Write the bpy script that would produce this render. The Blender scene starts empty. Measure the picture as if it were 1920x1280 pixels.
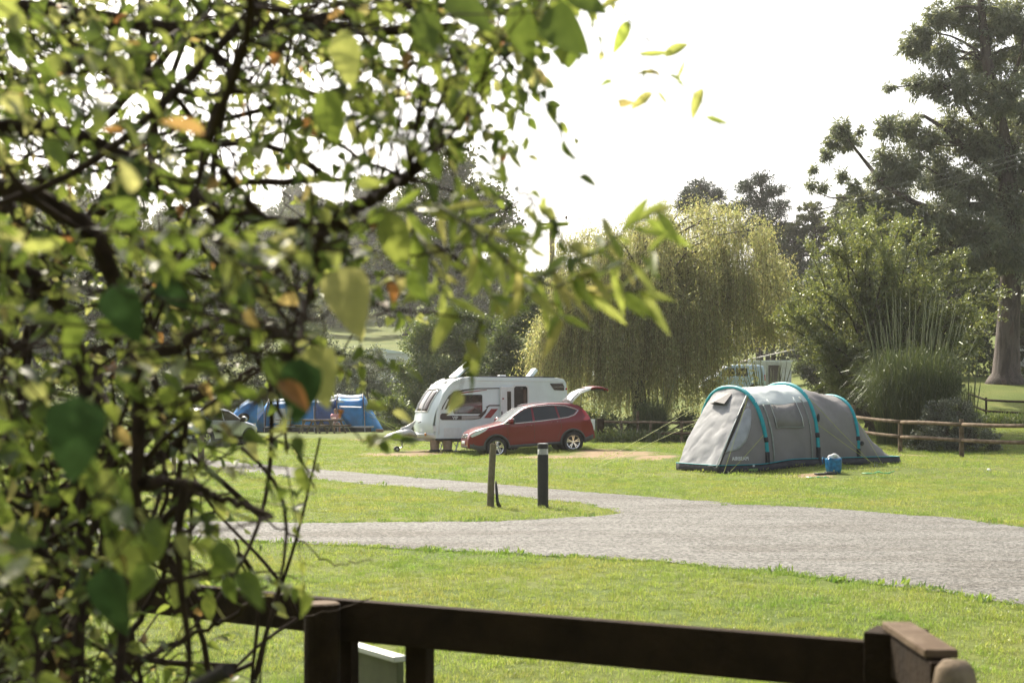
import bpy, bmesh, math, random
import numpy as np
from mathutils import Vector, Matrix, Quaternion, Euler

scene = bpy.context.scene
COL = scene.collection
R = math.radians
F, HOR, CX, CAMH = 2666.7, 758.0, 960.0, 1.67

# ------------------------------------------------------------------ camera, world, sun
cam_data = bpy.data.cameras.new('camera')
cam = bpy.data.objects.new('camera', cam_data); COL.objects.link(cam)
cam.location = (0, 0, CAMH); cam.rotation_euler = (R(90), 0, 0)
cam_data.lens = 50; cam_data.sensor_width = 36
cam_data.shift_y = (HOR - 640) / 1920
cam_data.clip_end = 3000; cam_data.clip_start = 0.05
cam_data.dof.use_dof = True; cam_data.dof.focus_distance = 42; cam_data.dof.aperture_fstop = 5.0
cam_data.dof.aperture_blades = 0
scene.camera = cam

SUN_EL, SUN_AZ = R(42), R(-23)          # azimuth from +Y towards +X
world = bpy.data.worlds.new("World"); scene.world = world; world.use_nodes = True
wn = world.node_tree; wn.nodes.clear()
w_out = wn.nodes.new('ShaderNodeOutputWorld'); w_bg = wn.nodes.new('ShaderNodeBackground')
sky = wn.nodes.new('ShaderNodeTexSky'); sky.sky_type = 'NISHITA'; sky.sun_disc = False
sky.sun_elevation = SUN_EL; sky.sun_rotation = SUN_AZ
sky.air_density = 1.0; sky.dust_density = 6.0; sky.ozone_density = 1.0
w_hs = wn.nodes.new('ShaderNodeHueSaturation'); w_hs.inputs['Saturation'].default_value = 0.45
wn.links.new(sky.outputs[0], w_hs.inputs['Color']); wn.links.new(w_hs.outputs[0], w_bg.inputs[0])
w_bg.inputs[1].default_value = 0.15
wn.links.new(w_bg.outputs[0], w_out.inputs[0])
sun_d = bpy.data.lights.new('sun', 'SUN'); sun_d.energy = 5.0; sun_d.angle = R(0.9); sun_d.color = (1.0, 0.90, 0.72)
sun = bpy.data.objects.new('sun', sun_d); COL.objects.link(sun)
SDIR = Vector((math.sin(SUN_AZ) * math.cos(SUN_EL), math.cos(SUN_AZ) * math.cos(SUN_EL), math.sin(SUN_EL)))
sun.rotation_euler = (-SDIR).to_track_quat('-Z', 'Y').to_euler()
scene.view_settings.view_transform = 'Standard'; scene.view_settings.look = 'None'
scene.view_settings.gamma = 1.0; scene.view_settings.use_curve_mapping = False
scene.view_settings.exposure = 0.85
scene.cycles.use_denoising = True
scene.cycles.max_bounces = 8; scene.cycles.transparent_max_bounces = 8
scene.cycles.sample_clamp_indirect = 6

# ------------------------------------------------------------------ placing
def px(x, y, D):
    """point seen at pixel (x, y) of the 1920 px photograph at distance D"""
    return Vector(((x - CX) / F * D, D, CAMH - (y - HOR) / F * D))

TL = ([-50, 0, 90, 110, 150, 220, 300, 420, 900, 3000], [0, 0, 0.1, 1.0, 6.0, 14.5, 30, 45, 60, 60])
TM = ([-50, 0, 60, 75, 100, 150, 300, 900, 3000], [0, 0, 0.1, 0.9, 2.7, 5.0, 14, 30, 30])
TR = ([-50, 0, 46, 62, 75, 100, 150, 300, 900, 3000], [0, 0, 0.05, 0.93, 2.7, 4.5, 8, 28, 45, 45])
def sst(a, b, t):
    t = np.clip((t - a) / (b - a), 0, 1); return t * t * (3 - 2 * t)
def H(x, y):
    x = np.asarray(x, float); y = np.asarray(y, float)
    a = x / np.maximum(y, 1.0)
    zl = np.interp(y, *TL); zm = np.interp(y, *TM); zr = np.interp(y, *TR)
    w1 = sst(-0.06, 0.03, a); w2 = sst(0.17, 0.29, a)
    z = zl * (1 - w1) + zm * w1 * (1 - w2) + zr * w2 * w1
    y0 = np.interp(x, [2, 7], [43, 31])
    bump = np.interp(x, [-8, -2.5, -0.5, 2.1, 4, 9, 14], [0, -.08, -.11, .07, .10, .12, .0])
    z = z + bump * sst(0, 3.5, y - y0) * (1 - sst(51, 58, y))
    return z
def h(x, y): return float(H(x, y))
def on(pxx, D):
    X = (pxx - CX) / F * D
    return Vector((X, D, h(X, D)))
def G(x, y):
    """ground point seen at pixel (x, y)"""
    D = 3.0
    while D < 400:
        if CAMH - (y - HOR) / F * D <= h((x - CX) / F * D, D): break
        D *= 1.004
    return on(x, D)

# ------------------------------------------------------------------ objects
def props(o, label=None, cat=None, group=None, kind=None, category=None):
    cat = cat or category
    if label: o['label'] = label
    if cat: o['category'] = cat
    if group: o['group'] = group
    if kind: o['kind'] = kind
    return o
def thing(name, label, cat, loc=(0, 0, 0), rz=0, group=None, rot=None):
    o = bpy.data.objects.new(name, None); COL.objects.link(o)
    o.empty_display_size = 0.2
    o.location = loc; o.rotation_euler = rot if rot else (0, 0, rz)
    return props(o, label, cat, group)
def copy_tree(o, parent=None):
    c = o.copy(); COL.objects.link(c)
    if parent is not None: c.parent = parent
    for ch in list(o.children): copy_tree(ch, c)
    return c
def link_mesh(name, me, parent=None, mat=None, smooth=False, **kw):
    o = bpy.data.objects.new(name, me); COL.objects.link(o)
    if parent is not None: o.parent = parent
    if mat is not None:
        for m in (mat if isinstance(mat, (list, tuple)) else [mat]): me.materials.append(m)
    if smooth:
        me.polygons.foreach_set('use_smooth', [True] * len(me.polygons))
    return props(o, **kw)

class MB:
    def __init__(s): s.v = []; s.f = []; s.m = []; s.mi = 0
    def mark(s, i): s.mi = i; return s
    def add(s, vs, fs):
        b = len(s.v); s.v += [tuple(v) for v in vs]
        for f in fs: s.f.append(tuple(b + i for i in f)); s.m.append(s.mi)
        return s
    def box(s, c, size, rot=None, taper=1.0):
        hx, hy, hz = size[0] / 2, size[1] / 2, size[2] / 2
        vs = []
        for sz in (-1, 1):
            t = taper if sz > 0 else 1
            for sx, sy in ((-1, -1), (1, -1), (1, 1), (-1, 1)):
                v = Vector((sx * hx * t, sy * hy * t, sz * hz))
                if rot is not None: v = rot @ v
                vs.append(v + Vector(c))
        return s.add(vs, [(3, 2, 1, 0), (4, 5, 6, 7), (0, 1, 5, 4), (1, 2, 6, 5), (2, 3, 7, 6), (3, 0, 4, 7)])
    def beam(s, a, b, w, hgt, up=(0, 0, 1)):
        a = Vector(a); b = Vector(b); d = (b - a); L = d.length; d.normalize()
        u = Vector(up); sd = d.cross(u).normalized(); u = sd.cross(d).normalized()
        rot = Matrix((d, -sd, u)).transposed()
        return s.box((a + b) / 2, (L, w, hgt), rot)
    def tube(s, pts, rad, n=8, cap=True):
        pts = [Vector(p) for p in pts]
        if not isinstance(rad, (list, tuple)): rad = [rad] * len(pts)
        vs = []; fs = []; prev = None
        for i, p in enumerate(pts):
            d = (pts[min(i + 1, len(pts) - 1)] - pts[max(i - 1, 0)])
            if d.length < 1e-9: d = Vector((0, 0, 1))
            d.normalize()
            if prev is None:
                a = Vector((0, 0, 1)) if abs(d.z) < .9 else Vector((1, 0, 0))
                u = d.cross(a).normalized()
            else:
                u = (prev - d * prev.dot(d))
                u = u.normalized() if u.length > 1e-6 else d.orthogonal().normalized()
            prev = u; w = d.cross(u)
            for k in range(n):
                t = 2 * math.pi * k / n
                vs.append(p + (u * math.cos(t) + w * math.sin(t)) * rad[i])
        for i in range(len(pts) - 1):
            for k in range(n):
                k2 = (k + 1) % n
                fs.append((i * n + k, i * n + k2, (i + 1) * n + k2, (i + 1) * n + k))
        if cap:
            fs.append(tuple(range(n))[::-1]); fs.append(tuple((len(pts) - 1) * n + k for k in range(n)))
        return s.add(vs, fs)
    def lathe(s, prof, n=24, c=(0, 0, 0), axis='z'):
        vs = []; fs = []
        for (r, z) in prof:
            for k in range(n):
                t = 2 * math.pi * k / n
                if axis == 'z': v = (r * math.cos(t), r * math.sin(t), z)
                elif axis == 'y': v = (r * math.cos(t), z, r * math.sin(t))
                else: v = (z, r * math.cos(t), r * math.sin(t))
                vs.append(Vector(v) + Vector(c))
        for i in range(len(prof) - 1):
            for k in range(n):
                k2 = (k + 1) % n
                fs.append((i * n + k, i * n + k2, (i + 1) * n + k2, (i + 1) * n + k))
        return s.add(vs, fs)
    def prism(s, poly, y0, y1):
        """poly in (x, z), extruded along y"""
        n = len(poly)
        vs = [(x, y0, z) for x, z in poly] + [(x, y1, z) for x, z in poly]
        fs = [tuple(range(n)), tuple(range(2 * n - 1, n - 1, -1))]
        fs += [(i, i + n, (i + 1) % n + n, (i + 1) % n) for i in range(n)]
        return s.add(vs, fs)
    def grid(s, rows, closed=False):
        nr, nc = len(rows), len(rows[0])
        vs = [p for r in rows for p in r]; fs = []
        for i in range(nr - 1):
            for j in range(nc if closed else nc - 1):
                j2 = (j + 1) % nc
                fs.append((i * nc + j, i * nc + j2, (i + 1) * nc + j2, (i + 1) * nc + j))
        return s.add(vs, fs)
    def ball(s, c, r, n=10, sc=(1, 1, 1)):
        pr = [(max(math.sin(math.pi * i / n), 1e-4) * r, -math.cos(math.pi * i / n) * r) for i in range(n + 1)]
        b = len(s.v); s.lathe(pr, n * 2)
        for i in range(b, len(s.v)):
            v = s.v[i]; s.v[i] = (v[0] * sc[0] + c[0], v[1] * sc[1] + c[1], v[2] * sc[2] + c[2])
        return s
    def mesh(s, name):
        me = bpy.data.meshes.new(name); me.from_pydata(s.v, [], s.f); me.update()
        if max(s.m, default=0) > 0: me.polygons.foreach_set('material_index', s.m)
        return me
    def build(s, name, mat, parent=None, smooth=False, bevel=0, fix=True, solid=0, **kw):
        me = s.mesh(name)
        if fix:
            bm = bmesh.new(); bm.from_mesh(me); bmesh.ops.recalc_face_normals(bm, faces=bm.faces)
            bm.to_mesh(me); bm.free()
        o = link_mesh(name, me, parent, mat, smooth, **kw)
        if solid:
            md = o.modifiers.new('solid', 'SOLIDIFY'); md.thickness = solid; md.offset = 0
        if bevel:
            md = o.modifiers.new('bevel', 'BEVEL'); md.width = bevel; md.segments = 2; md.limit_method = 'ANGLE'
            md.angle_limit = R(35)
        return o

def quad_mesh(name, V):
    """V: (N,4,3) array of quads"""
    n = len(V); me = bpy.data.meshes.new(name)
    me.vertices.add(n * 4); me.vertices.foreach_set('co', np.asarray(V, np.float32).ravel())
    me.loops.add(n * 4); me.loops.foreach_set('vertex_index', np.arange(n * 4, dtype=np.int32))
    me.polygons.add(n); me.polygons.foreach_set('loop_start', np.arange(0, n * 4, 4, dtype=np.int32))
    me.polygons.foreach_set('loop_total', np.full(n, 4, np.int32))
    me.update(calc_edges=True)
    return me
def nrm(a): return a / np.maximum(np.linalg.norm(a, axis=-1, keepdims=True), 1e-9)
def leaf_quads(c, d, L, W, rng):
    """diamond leaves rooted at c (N,3) pointing along d"""
    n = len(c); d = nrm(d)
    s = nrm(np.cross(d, nrm(rng.normal(size=(n, 3)))))
    up = np.cross(s, d)
    L = np.broadcast_to(L, (n,))[:, None]; W = np.broadcast_to(W, (n,))[:, None]
    bend = up * L * 0.12
    return np.stack([c, c + d * L * .42 + s * W / 2 + bend, c + d * L, c + d * L * .42 - s * W / 2 + bend], 1)

# ------------------------------------------------------------------ materials
def newmat(name):
    m = bpy.data.materials.new(name); m.use_nodes = True
    nt = m.node_tree; nt.nodes.clear()
    out = nt.nodes.new('ShaderNodeOutputMaterial')
    return m, nt, out
def N(nt, t, **k):
    n = nt.nodes.new(t)
    for a, b in k.items():
        if hasattr(n, a) and not a[0].isupper(): setattr(n, a, b)
        else: n.inputs[a].default_value = b
    return n
def ramp(nt, stops):
    r = nt.nodes.new('ShaderNodeValToRGB'); e = r.color_ramp.elements
    while len(e) < len(stops): e.new(0.5)
    for i, (p, c) in enumerate(stops): e[i].position = p; e[i].color = (*c, 1)
    return r
def pmat(name, col, rough=.5, metal=0, var=.12, scale=8, bump=0, bscale=60, coat=0, spec=.5, trans=0, col2=None, sheen=0):
    m, nt, out = newmat(name); L = nt.links.new
    b = nt.nodes.new('ShaderNodeBsdfPrincipled')
    b.inputs['Roughness'].default_value = rough; b.inputs['Metallic'].default_value = metal
    b.inputs['Coat Weight'].default_value = coat; b.inputs['Coat Roughness'].default_value = .05
    b.inputs['Specular IOR Level'].default_value = spec
    tc = nt.nodes.new('ShaderNodeTexCoord')
    no = N(nt, 'ShaderNodeTexNoise', Scale=scale, Detail=6.0, Roughness=.6); L(tc.outputs['Object'], no.inputs['Vector'])
    c2 = col2 or tuple(min(1, c * (1 + var)) for c in col); c1 = tuple(c * (1 - var) for c in col)
    if col2: c1 = col
    r = ramp(nt, [(.35, c1), (.65, c2)]); L(no.outputs[0], r.inputs[0]); L(r.outputs[0], b.inputs['Base Color'])
    if bump:
        n2 = N(nt, 'ShaderNodeTexNoise', Scale=bscale, Detail=5.0); L(tc.outputs['Object'], n2.inputs['Vector'])
        bp = N(nt, 'ShaderNodeBump', Strength=bump, Distance=.01); L(n2.outputs[0], bp.inputs['Height']); L(bp.outputs[0], b.inputs['Normal'])
    if trans:
        t = nt.nodes.new('ShaderNodeBsdfTranslucent'); L(r.outputs[0], t.inputs[0])
        mx = N(nt, 'ShaderNodeMixShader', Fac=trans); L(b.outputs[0], mx.inputs[1]); L(t.outputs[0], mx.inputs[2]); L(mx.outputs[0], out.inputs[0])
    else: L(b.outputs[0], out.inputs[0])
    return m
def leafmat(name, cols, tcols=None, trans=.45, rough=.45, gloss=.06, island=True):
    """cols: ramp over random-per-leaf"""
    m, nt, out = newmat(name); L = nt.links.new
    if island:
        g = nt.nodes.new('ShaderNodeNewGeometry'); src = g.outputs['Random Per Island']
    else:
        g = nt.nodes.new('ShaderNodeObjectInfo'); src = g.outputs['Random']
    st = [(i / max(1, len(cols) - 1), c) for i, c in enumerate(cols)]
    r = ramp(nt, st); L(src, r.inputs[0])
    tcols = tcols or [tuple(min(.9, x * k) for x, k in zip(c, (2.0, 1.9, 1.2))) for c in cols]
    r2 = ramp(nt, [(i / max(1, len(tcols) - 1), c) for i, c in enumerate(tcols)]); L(src, r2.inputs[0])
    d = N(nt, 'ShaderNodeBsdfDiffuse'); L(r.outputs[0], d.inputs[0])
    t = N(nt, 'ShaderNodeBsdfTranslucent'); L(r2.outputs[0], t.inputs[0])
    gl = N(nt, 'ShaderNodeBsdfGlossy', Roughness=rough); gl.inputs[0].default_value = (.8, .85, .8, 1)
    m1 = N(nt, 'ShaderNodeMixShader', Fac=trans); L(d.outputs[0], m1.inputs[1]); L(t.outputs[0], m1.inputs[2])
    m2 = N(nt, 'ShaderNodeMixShader', Fac=gloss); L(m1.outputs[0], m2.inputs[1]); L(gl.outputs[0], m2.inputs[2])
    L(m2.outputs[0], out.inputs[0])
    return m

def text_obj(name, body, size, mat, parent, loc, rot, extrude=.003, bold=False):
    cu = bpy.data.curves.new(name, 'FONT'); cu.body = body; cu.size = size; cu.extrude = extrude; cu.align_x = 'CENTER'
    if bold: cu.offset = size * .02
    tmp = bpy.data.objects.new('tmp', cu); COL.objects.link(tmp)
    dg = bpy.context.evaluated_depsgraph_get()
    me = bpy.data.meshes.new_from_object(tmp.evaluated_get(dg)); me.name = name
    bpy.data.objects.remove(tmp)
    me.materials.clear()
    o = link_mesh(name, me, parent, mat); o.location = loc; o.rotation_euler = rot
    return o
# ================================================================== GROUND
def lawn_material():
    m, nt, out = newmat('lawn'); L = nt.links.new
    tc = nt.nodes.new('ShaderNodeTexCoord')
    n1 = N(nt, 'ShaderNodeTexNoise', Scale=.35, Detail=5.0, Roughness=.6); L(tc.outputs['Object'], n1.inputs['Vector'])
    n2 = N(nt, 'ShaderNodeTexNoise', Scale=14.0, Detail=8.0, Roughness=.75); L(tc.outputs['Object'], n2.inputs['Vector'])
    r1 = ramp(nt, [(.3, (.075, .115, .022)), (.5, (.11, .14, .03)), (.72, (.165, .17, .05))]); L(n1.outputs[0], r1.inputs[0])
    r2 = ramp(nt, [(.3, (.6, .6, .55)), (.7, (1.25, 1.25, 1.2))]); L(n2.outputs[0], r2.inputs[0])
    mul = N(nt, 'ShaderNodeMix', data_type='RGBA', blend_type='MULTIPLY'); mul.inputs[0].default_value = 1
    L(r1.outputs[0], mul.inputs[6]); L(r2.outputs[0], mul.inputs[7])
    # worn bare patches: ellipses in world metres
    cur = None
    sep = nt.nodes.new('ShaderNodeSeparateXYZ'); L(tc.outputs['Object'], sep.inputs[0])
    for (x, y, rx, ry) in PATCHES:
        mp = N(nt, 'ShaderNodeMapping', vector_type='TEXTURE'); mp.inputs['Location'].default_value = (x, y, 0)
        mp.inputs['Scale'].default_value = (rx, ry, 1000); L(tc.outputs['Object'], mp.inputs['Vector'])
        ln = N(nt, 'ShaderNodeVectorMath', operation='LENGTH'); L(mp.outputs[0], ln.inputs[0])
        if cur is None: cur = ln.outputs['Value']
        else:
            mn = N(nt, 'ShaderNodeMath', operation='MINIMUM'); L(cur, mn.inputs[0]); L(ln.outputs['Value'], mn.inputs[1]); cur = mn.outputs[0]
    n3 = N(nt, 'ShaderNodeTexNoise', Scale=1.6, Detail=7.0, Roughness=.7); L(tc.outputs['Object'], n3.inputs['Vector'])
    ad = N(nt, 'ShaderNodeMath', operation='ADD'); L(cur, ad.inputs[0])
    sc = N(nt, 'ShaderNodeMath', operation='MULTIPLY_ADD'); L(n3.outputs[0], sc.inputs[0]); sc.inputs[1].default_value = 2.4; sc.inputs[2].default_value = -1.2
    L(sc.outputs[0], ad.inputs[1])
    rr = ramp(nt, [(.6, (1, 1, 1)), (1.0, (0, 0, 0))]); L(ad.outputs[0], rr.inputs[0])
    dirt = ramp(nt, [(.3, (.20, .145, .085)), (.7, (.30, .215, .14))]); L(n2.outputs[0], dirt.inputs[0])
    mx = N(nt, 'ShaderNodeMix', data_type='RGBA'); L(rr.outputs[0], mx.inputs[0]); L(mul.outputs[2], mx.inputs[6]); L(dirt.outputs[0], mx.inputs[7])
    b = N(nt, 'ShaderNodeBsdfPrincipled', Roughness=.9); b.inputs['Specular IOR Level'].default_value = .1
    L(mx.outputs[2], b.inputs['Base Color'])
    bp = N(nt, 'ShaderNodeBump', Strength=.7, Distance=.03); L(n2.outputs[0], bp.inputs['Height']); L(bp.outputs[0], b.inputs['Normal'])
    L(b.outputs[0], out.inputs[0])
    return m
PATCHES = []
for (x, y, rx, ry) in [(740, 853, 95, 2.6), (800, 848, 60, 3), (690, 824, 70, 1.6), (1150, 850, 110, 3.2), (1230, 856, 60, 1.5), (1030, 857, 100, 1.6),
                       (1530, 893, 60, .9), (1130, 846, 60, 3), (1700, 853, 60, .5)]:
    g = G(x, y); PATCHES.append((g.x, g.y, rx * .8 / F * g.y, ry * .85))
def build_ground():
    ys = np.concatenate([np.linspace(-40, 0, 9), np.linspace(1, 30, 30)[0:], np.linspace(30.5, 80, 100), np.geomspace(81, 400, 90), np.geomspace(420, 2500, 14)])
    u = np.linspace(-1, 1, 221); xs = 60 * u + 1400 * np.sign(u) * np.abs(u) ** 7
    X, Y = np.meshgrid(xs, ys)
    Z = H(X, Y)
    rows = [[(X[i, j], Y[i, j], Z[i, j]) for j in range(len(xs))] for i in range(len(ys))]
    mb = MB(); mb.grid(rows)
    mb.build('ground', lawn_material(), smooth=True, fix=False, kind='structure')
build_ground()

def gravel_material():
    m, nt, out = newmat('gravel'); L = nt.links.new
    tc = nt.nodes.new('ShaderNodeTexCoord')
    v = N(nt, 'ShaderNodeTexVoronoi', Scale=38.0); L(tc.outputs['Object'], v.inputs['Vector'])
    v2 = N(nt, 'ShaderNodeTexVoronoi', Scale=15.0); L(tc.outputs['Object'], v2.inputs['Vector'])
    n1 = N(nt, 'ShaderNodeTexNoise', Scale=.9, Detail=6.0, Roughness=.65); 
    mp = N(nt, 'ShaderNodeMapping'); mp.inputs['Scale'].default_value = (.35, 1.2, 1); L(tc.outputs['Object'], mp.inputs['Vector']); L(mp.outputs[0], n1.inputs['Vector'])
    r1 = ramp(nt, [(.0, (.05, .05, .049)), (.4, (.118, .116, .112)), (1, (.24, .238, .232))])
    sp = nt.nodes.new('ShaderNodeSeparateColor'); L(v.outputs['Color'], sp.inputs[0]); L(sp.outputs[0], r1.inputs[0])
    r2 = ramp(nt, [(.32, (.70, .66, .60)), (.5, (.96, .95, .91)), (.68, (1.18, 1.18, 1.14))]); L(n1.outputs[0], r2.inputs[0])
    mul = N(nt, 'ShaderNodeMix', data_type='RGBA', blend_type='MULTIPLY'); mul.inputs[0].default_value = 1
    L(r1.outputs[0], mul.inputs[6]); L(r2.outputs[0], mul.inputs[7])
    b = N(nt, 'ShaderNodeBsdfPrincipled', Roughness=.85); b.inputs['Specular IOR Level'].default_value = .15
    L(mul.outputs[2], b.inputs['Base Color'])
    bp = N(nt, 'ShaderNodeBump', Strength=.8, Distance=.012); L(v.outputs['Distance'], bp.inputs['Height'])
    bp2 = N(nt, 'ShaderNodeBump', Strength=.4, Distance=.02); L(v2.outputs['Distance'], bp2.inputs['Height']); L(bp.outputs[0], bp2.inputs['Normal']); L(bp2.outputs[0], b.inputs['Normal'])
    L(b.outputs[0], out.inputs[0])
    return m
GRAVEL = gravel_material()
def resample(pts, n):
    P = np.array(pts, float); s = np.concatenate([[0], np.cumsum(np.linalg.norm(np.diff(P, axis=0), axis=1))])
    t = np.linspace(0, s[-1], n)
    return np.stack([np.interp(t, s, P[:, k]) for k in range(P.shape[1])], 1)
def edge(pts, n):
    g = [G(x, y)[:2] for x, y in resample(pts, 60)]
    return resample(g, n)
ROADS = []
def road(name, near, far, lift, n=330, seed=1):
    a = edge(near, n); b = edge(far, n); rng = np.random.default_rng(seed)
    dr = b - a; dr /= np.linalg.norm(dr, axis=1)[:, None]
    for e in (a, b):
        j = rng.normal(size=n) * .03 + np.interp(np.arange(n), np.arange(0, n + 9, 9), rng.normal(size=len(np.arange(0, n + 9, 9)))) * .06
        e += dr * j[:, None]
    rows = []
    for i in range(n):
        row = []
        for t in np.linspace(0, 1, 7):
            p = a[i] * (1 - t) + b[i] * t
            row.append((p[0], p[1], h(p[0], p[1]) + lift))
        rows.append(row)
    MB().grid(rows).build(name, GRAVEL, fix=False, kind='structure')
    ROADS.append(np.concatenate([a, b[::-1]]))
road('gravel_road', [(-300, 990), (0, 1002), (270, 1008), (550, 1020), (800, 1032), (1100, 1047), (1400, 1067), (1600, 1092), (1760, 1112), (1960, 1142), (2300, 1200)],
     [(-300, 968), (0, 974), (300, 977), (560, 980), (900, 979), (1130, 968), (1172, 962), (1260, 944), (1500, 950), (1800, 973), (1920, 989), (2300, 1030)], .010, seed=3)
road('side_track', [(-200, 846), (0, 848), (150, 850), (330, 868), (520, 893), (700, 909), (920, 927), (1100, 945), (1182, 966), (1320, 985)],
     [(-200, 824), (0, 822), (60, 820), (150, 830), (330, 857), (560, 877), (900, 905), (1200, 931), (1290, 938), (1380, 942)], .005, seed=4)

def inside(poly, x, y):
    c = np.zeros(len(x), bool); j = len(poly) - 1
    for i in range(len(poly)):
        xi, yi = poly[i]; xj, yj = poly[j]
        if yi != yj:
            k = ((yi > y) != (yj > y)) & (x < (xj - xi) * (y - yi) / (yj - yi) + xi)
            c ^= k
        j = i
    return c
RP = [p[::4] for p in ROADS]
def off_road(x, y): return ~(inside(RP[0], x, y) | inside(RP[1], x, y))

# ------------------------------------------------------------------ grass tufts
def grass_mat():
    m = leafmat('grass_blades', [(.10, .145, .028), (.12, .16, .033), (.145, .175, .04), (.20, .20, .07)],
                tcols=[(.24, .34, .05), (.28, .37, .06), (.32, .39, .075), (.38, .39, .12)], trans=.5, gloss=.04, rough=.4)
    nt = m.node_tree; L = nt.links.new
    g = nt.nodes.new('ShaderNodeNewGeometry'); n1 = N(nt, 'ShaderNodeTexNoise', Scale=.55, Detail=5.0, Roughness=.6); L(g.outputs['Position'], n1.inputs['Vector'])
    n2 = N(nt, 'ShaderNodeTexNoise', Scale=3.5, Detail=3.0); L(g.outputs['Position'], n2.inputs['Vector'])
    r = ramp(nt, [(.32, (.72, .92, .75)), (.5, (1, 1, 1)), (.7, (1.28, 1.06, 1.25))]); L(n1.outputs[0], r.inputs[0])
    rr = ramp(nt, [(.35, (.82, .84, .8)), (.65, (1.15, 1.13, 1.1))]); L(n2.outputs[0], rr.inputs[0])
    for ty in ('BSDF_DIFFUSE', 'BSDF_TRANSLUCENT'):
        b = [q for q in nt.nodes if q.type == ty][0]; src = b.inputs[0].links[0].from_socket
        for fac in (r, rr):
            mx = N(nt, 'ShaderNodeMix', data_type='RGBA', blend_type='MULTIPLY'); mx.inputs[0].default_value = 1; L(src, mx.inputs[6]); L(fac.outputs[0], mx.inputs[7]); src = mx.outputs[2]
        L(src, b.inputs[0])
    return m
GRASS = grass_mat()
def blade_tuft(name, nb, spread, hgt, w, seed, mat=GRASS):
    rng = np.random.default_rng(seed); mb = MB()
    for i in range(nb):
        a = rng.uniform(0, 2 * math.pi); r = spread * math.sqrt(rng.uniform()); x, y = r * math.cos(a), r * math.sin(a)
        t = rng.uniform(0, 2 * math.pi); lean = rng.uniform(.1, .8) * hgt; hh = hgt * rng.uniform(.5, 1.15)
        dx, dy = math.cos(t), math.sin(t); sx, sy = -dy * w / 2, dx * w / 2
        mb.add([(x - sx, y - sy, 0), (x + sx, y + sy, 0), (x + sx * .8 + dx * lean * .35, y + sy * .8 + dy * lean * .35, hh * .6),
                (x - sx * .8 + dx * lean * .35, y - sy * .8 + dy * lean * .35, hh * .6), (x + dx * lean, y + dy * lean, hh)],
               [(0, 1, 2, 3), (3, 2, 4)])
    me = mb.mesh(name); me.materials.append(mat)
    return bpy.data.objects.new(name, me)       # only a source of the lawn's blades
def scatter(name, P, scale, srcs, seed=0, tilt=.15, **kw):
    rng = np.random.default_rng(seed); n = len(P)
    me = bpy.data.meshes.new(name); me.vertices.add(n); me.vertices.foreach_set('co', np.asarray(P, np.float32).ravel())
    a = me.attributes.new('sc', 'FLOAT', 'POINT'); a.data.foreach_set('value', np.asarray(scale, np.float32))
    rot = np.stack([rng.normal(size=n) * tilt, rng.normal(size=n) * tilt, rng.uniform(0, 6.283, n)], 1)
    a = me.attributes.new('rt', 'FLOAT_VECTOR', 'POINT'); a.data.foreach_set('vector', rot.astype(np.float32).ravel())
    a = me.attributes.new('pk', 'INT', 'POINT'); a.data.foreach_set('value', rng.integers(0, len(srcs), n).astype(np.int32))
    o = link_mesh(name, me, **kw)
    ng = bpy.data.node_groups.new(name, 'GeometryNodeTree')
    ng.interface.new_socket('Geometry', in_out='INPUT', socket_type='NodeSocketGeometry')
    ng.interface.new_socket('Geometry', in_out='OUTPUT', socket_type='NodeSocketGeometry')
    gi = ng.nodes.new('NodeGroupInput'); go = ng.nodes.new('NodeGroupOutput'); L = ng.links.new
    def attr(nm, ty):
        q = ng.nodes.new('GeometryNodeInputNamedAttribute'); q.data_type = ty; q.inputs[0].default_value = nm; return q.outputs[0]
    j = ng.nodes.new('GeometryNodeGeometryToInstance')
    for s in reversed(srcs):
        oi = ng.nodes.new('GeometryNodeObjectInfo'); oi.inputs[0].default_value = s; L(oi.outputs['Geometry'], j.inputs[0])
    ip = ng.nodes.new('GeometryNodeInstanceOnPoints'); ip.inputs['Pick Instance'].default_value = True
    L(gi.outputs[0], ip.inputs['Points']); L(j.outputs[0], ip.inputs['Instance'])
    L(attr('pk', 'INT'), ip.inputs['Instance Index'])
    e2 = ng.nodes.new('FunctionNodeEulerToRotation'); L(attr('rt', 'FLOAT_VECTOR'), e2.inputs[0]); L(e2.outputs[0], ip.inputs['Rotation'])
    L(attr('sc', 'FLOAT'), ip.inputs['Scale']); L(ip.outputs[0], go.inputs[0])
    md = o.modifiers.new('scatter', 'NODES'); md.node_group = ng
    return o
def lawn_points(d0, d1, dens, rng, ax=.40):
    n = int(dens * ax * (d1 ** 2 - d0 ** 2))
    D = np.sqrt(rng.uniform(d0 ** 2, d1 ** 2, n)); X = rng.uniform(-ax, ax, n) * D
    k = off_road(X, D)
    for (cx, cy, rx, ry) in PATCHES:
        q = ((X - cx) / rx) ** 2 + ((D - cy) / ry) ** 2
        k &= ~((q < 1.0) & (rng.uniform(size=n) < .9))
    X, D = X[k], D[k]
    return np.stack([X, D, H(X, D)], 1)
rg = np.random.default_rng(5)
tn = [blade_tuft('tuft', 32, .078, .032, .0038, s) for s in range(3)]
tm = [blade_tuft('tuft', 40, .13, .030, .006, 10 + s) for s in range(3)]
tf = [blade_tuft('tuft', 44, .28, .036, .013, 20 + s) for s in range(3)]
P = lawn_points(5.5, 15, 115, rg); scatter('grass', P, rg.uniform(.6, 1.35, len(P)), tn, 1, kind='stuff', label='short mown grass of the lawn beside the gravel road', )
P = lawn_points(15, 31, 42, rg); scatter('grass', P, rg.uniform(.6, 1.4, len(P)), tm, 2, kind='stuff', label='short grass on the lawn around the gravel track')
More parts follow.
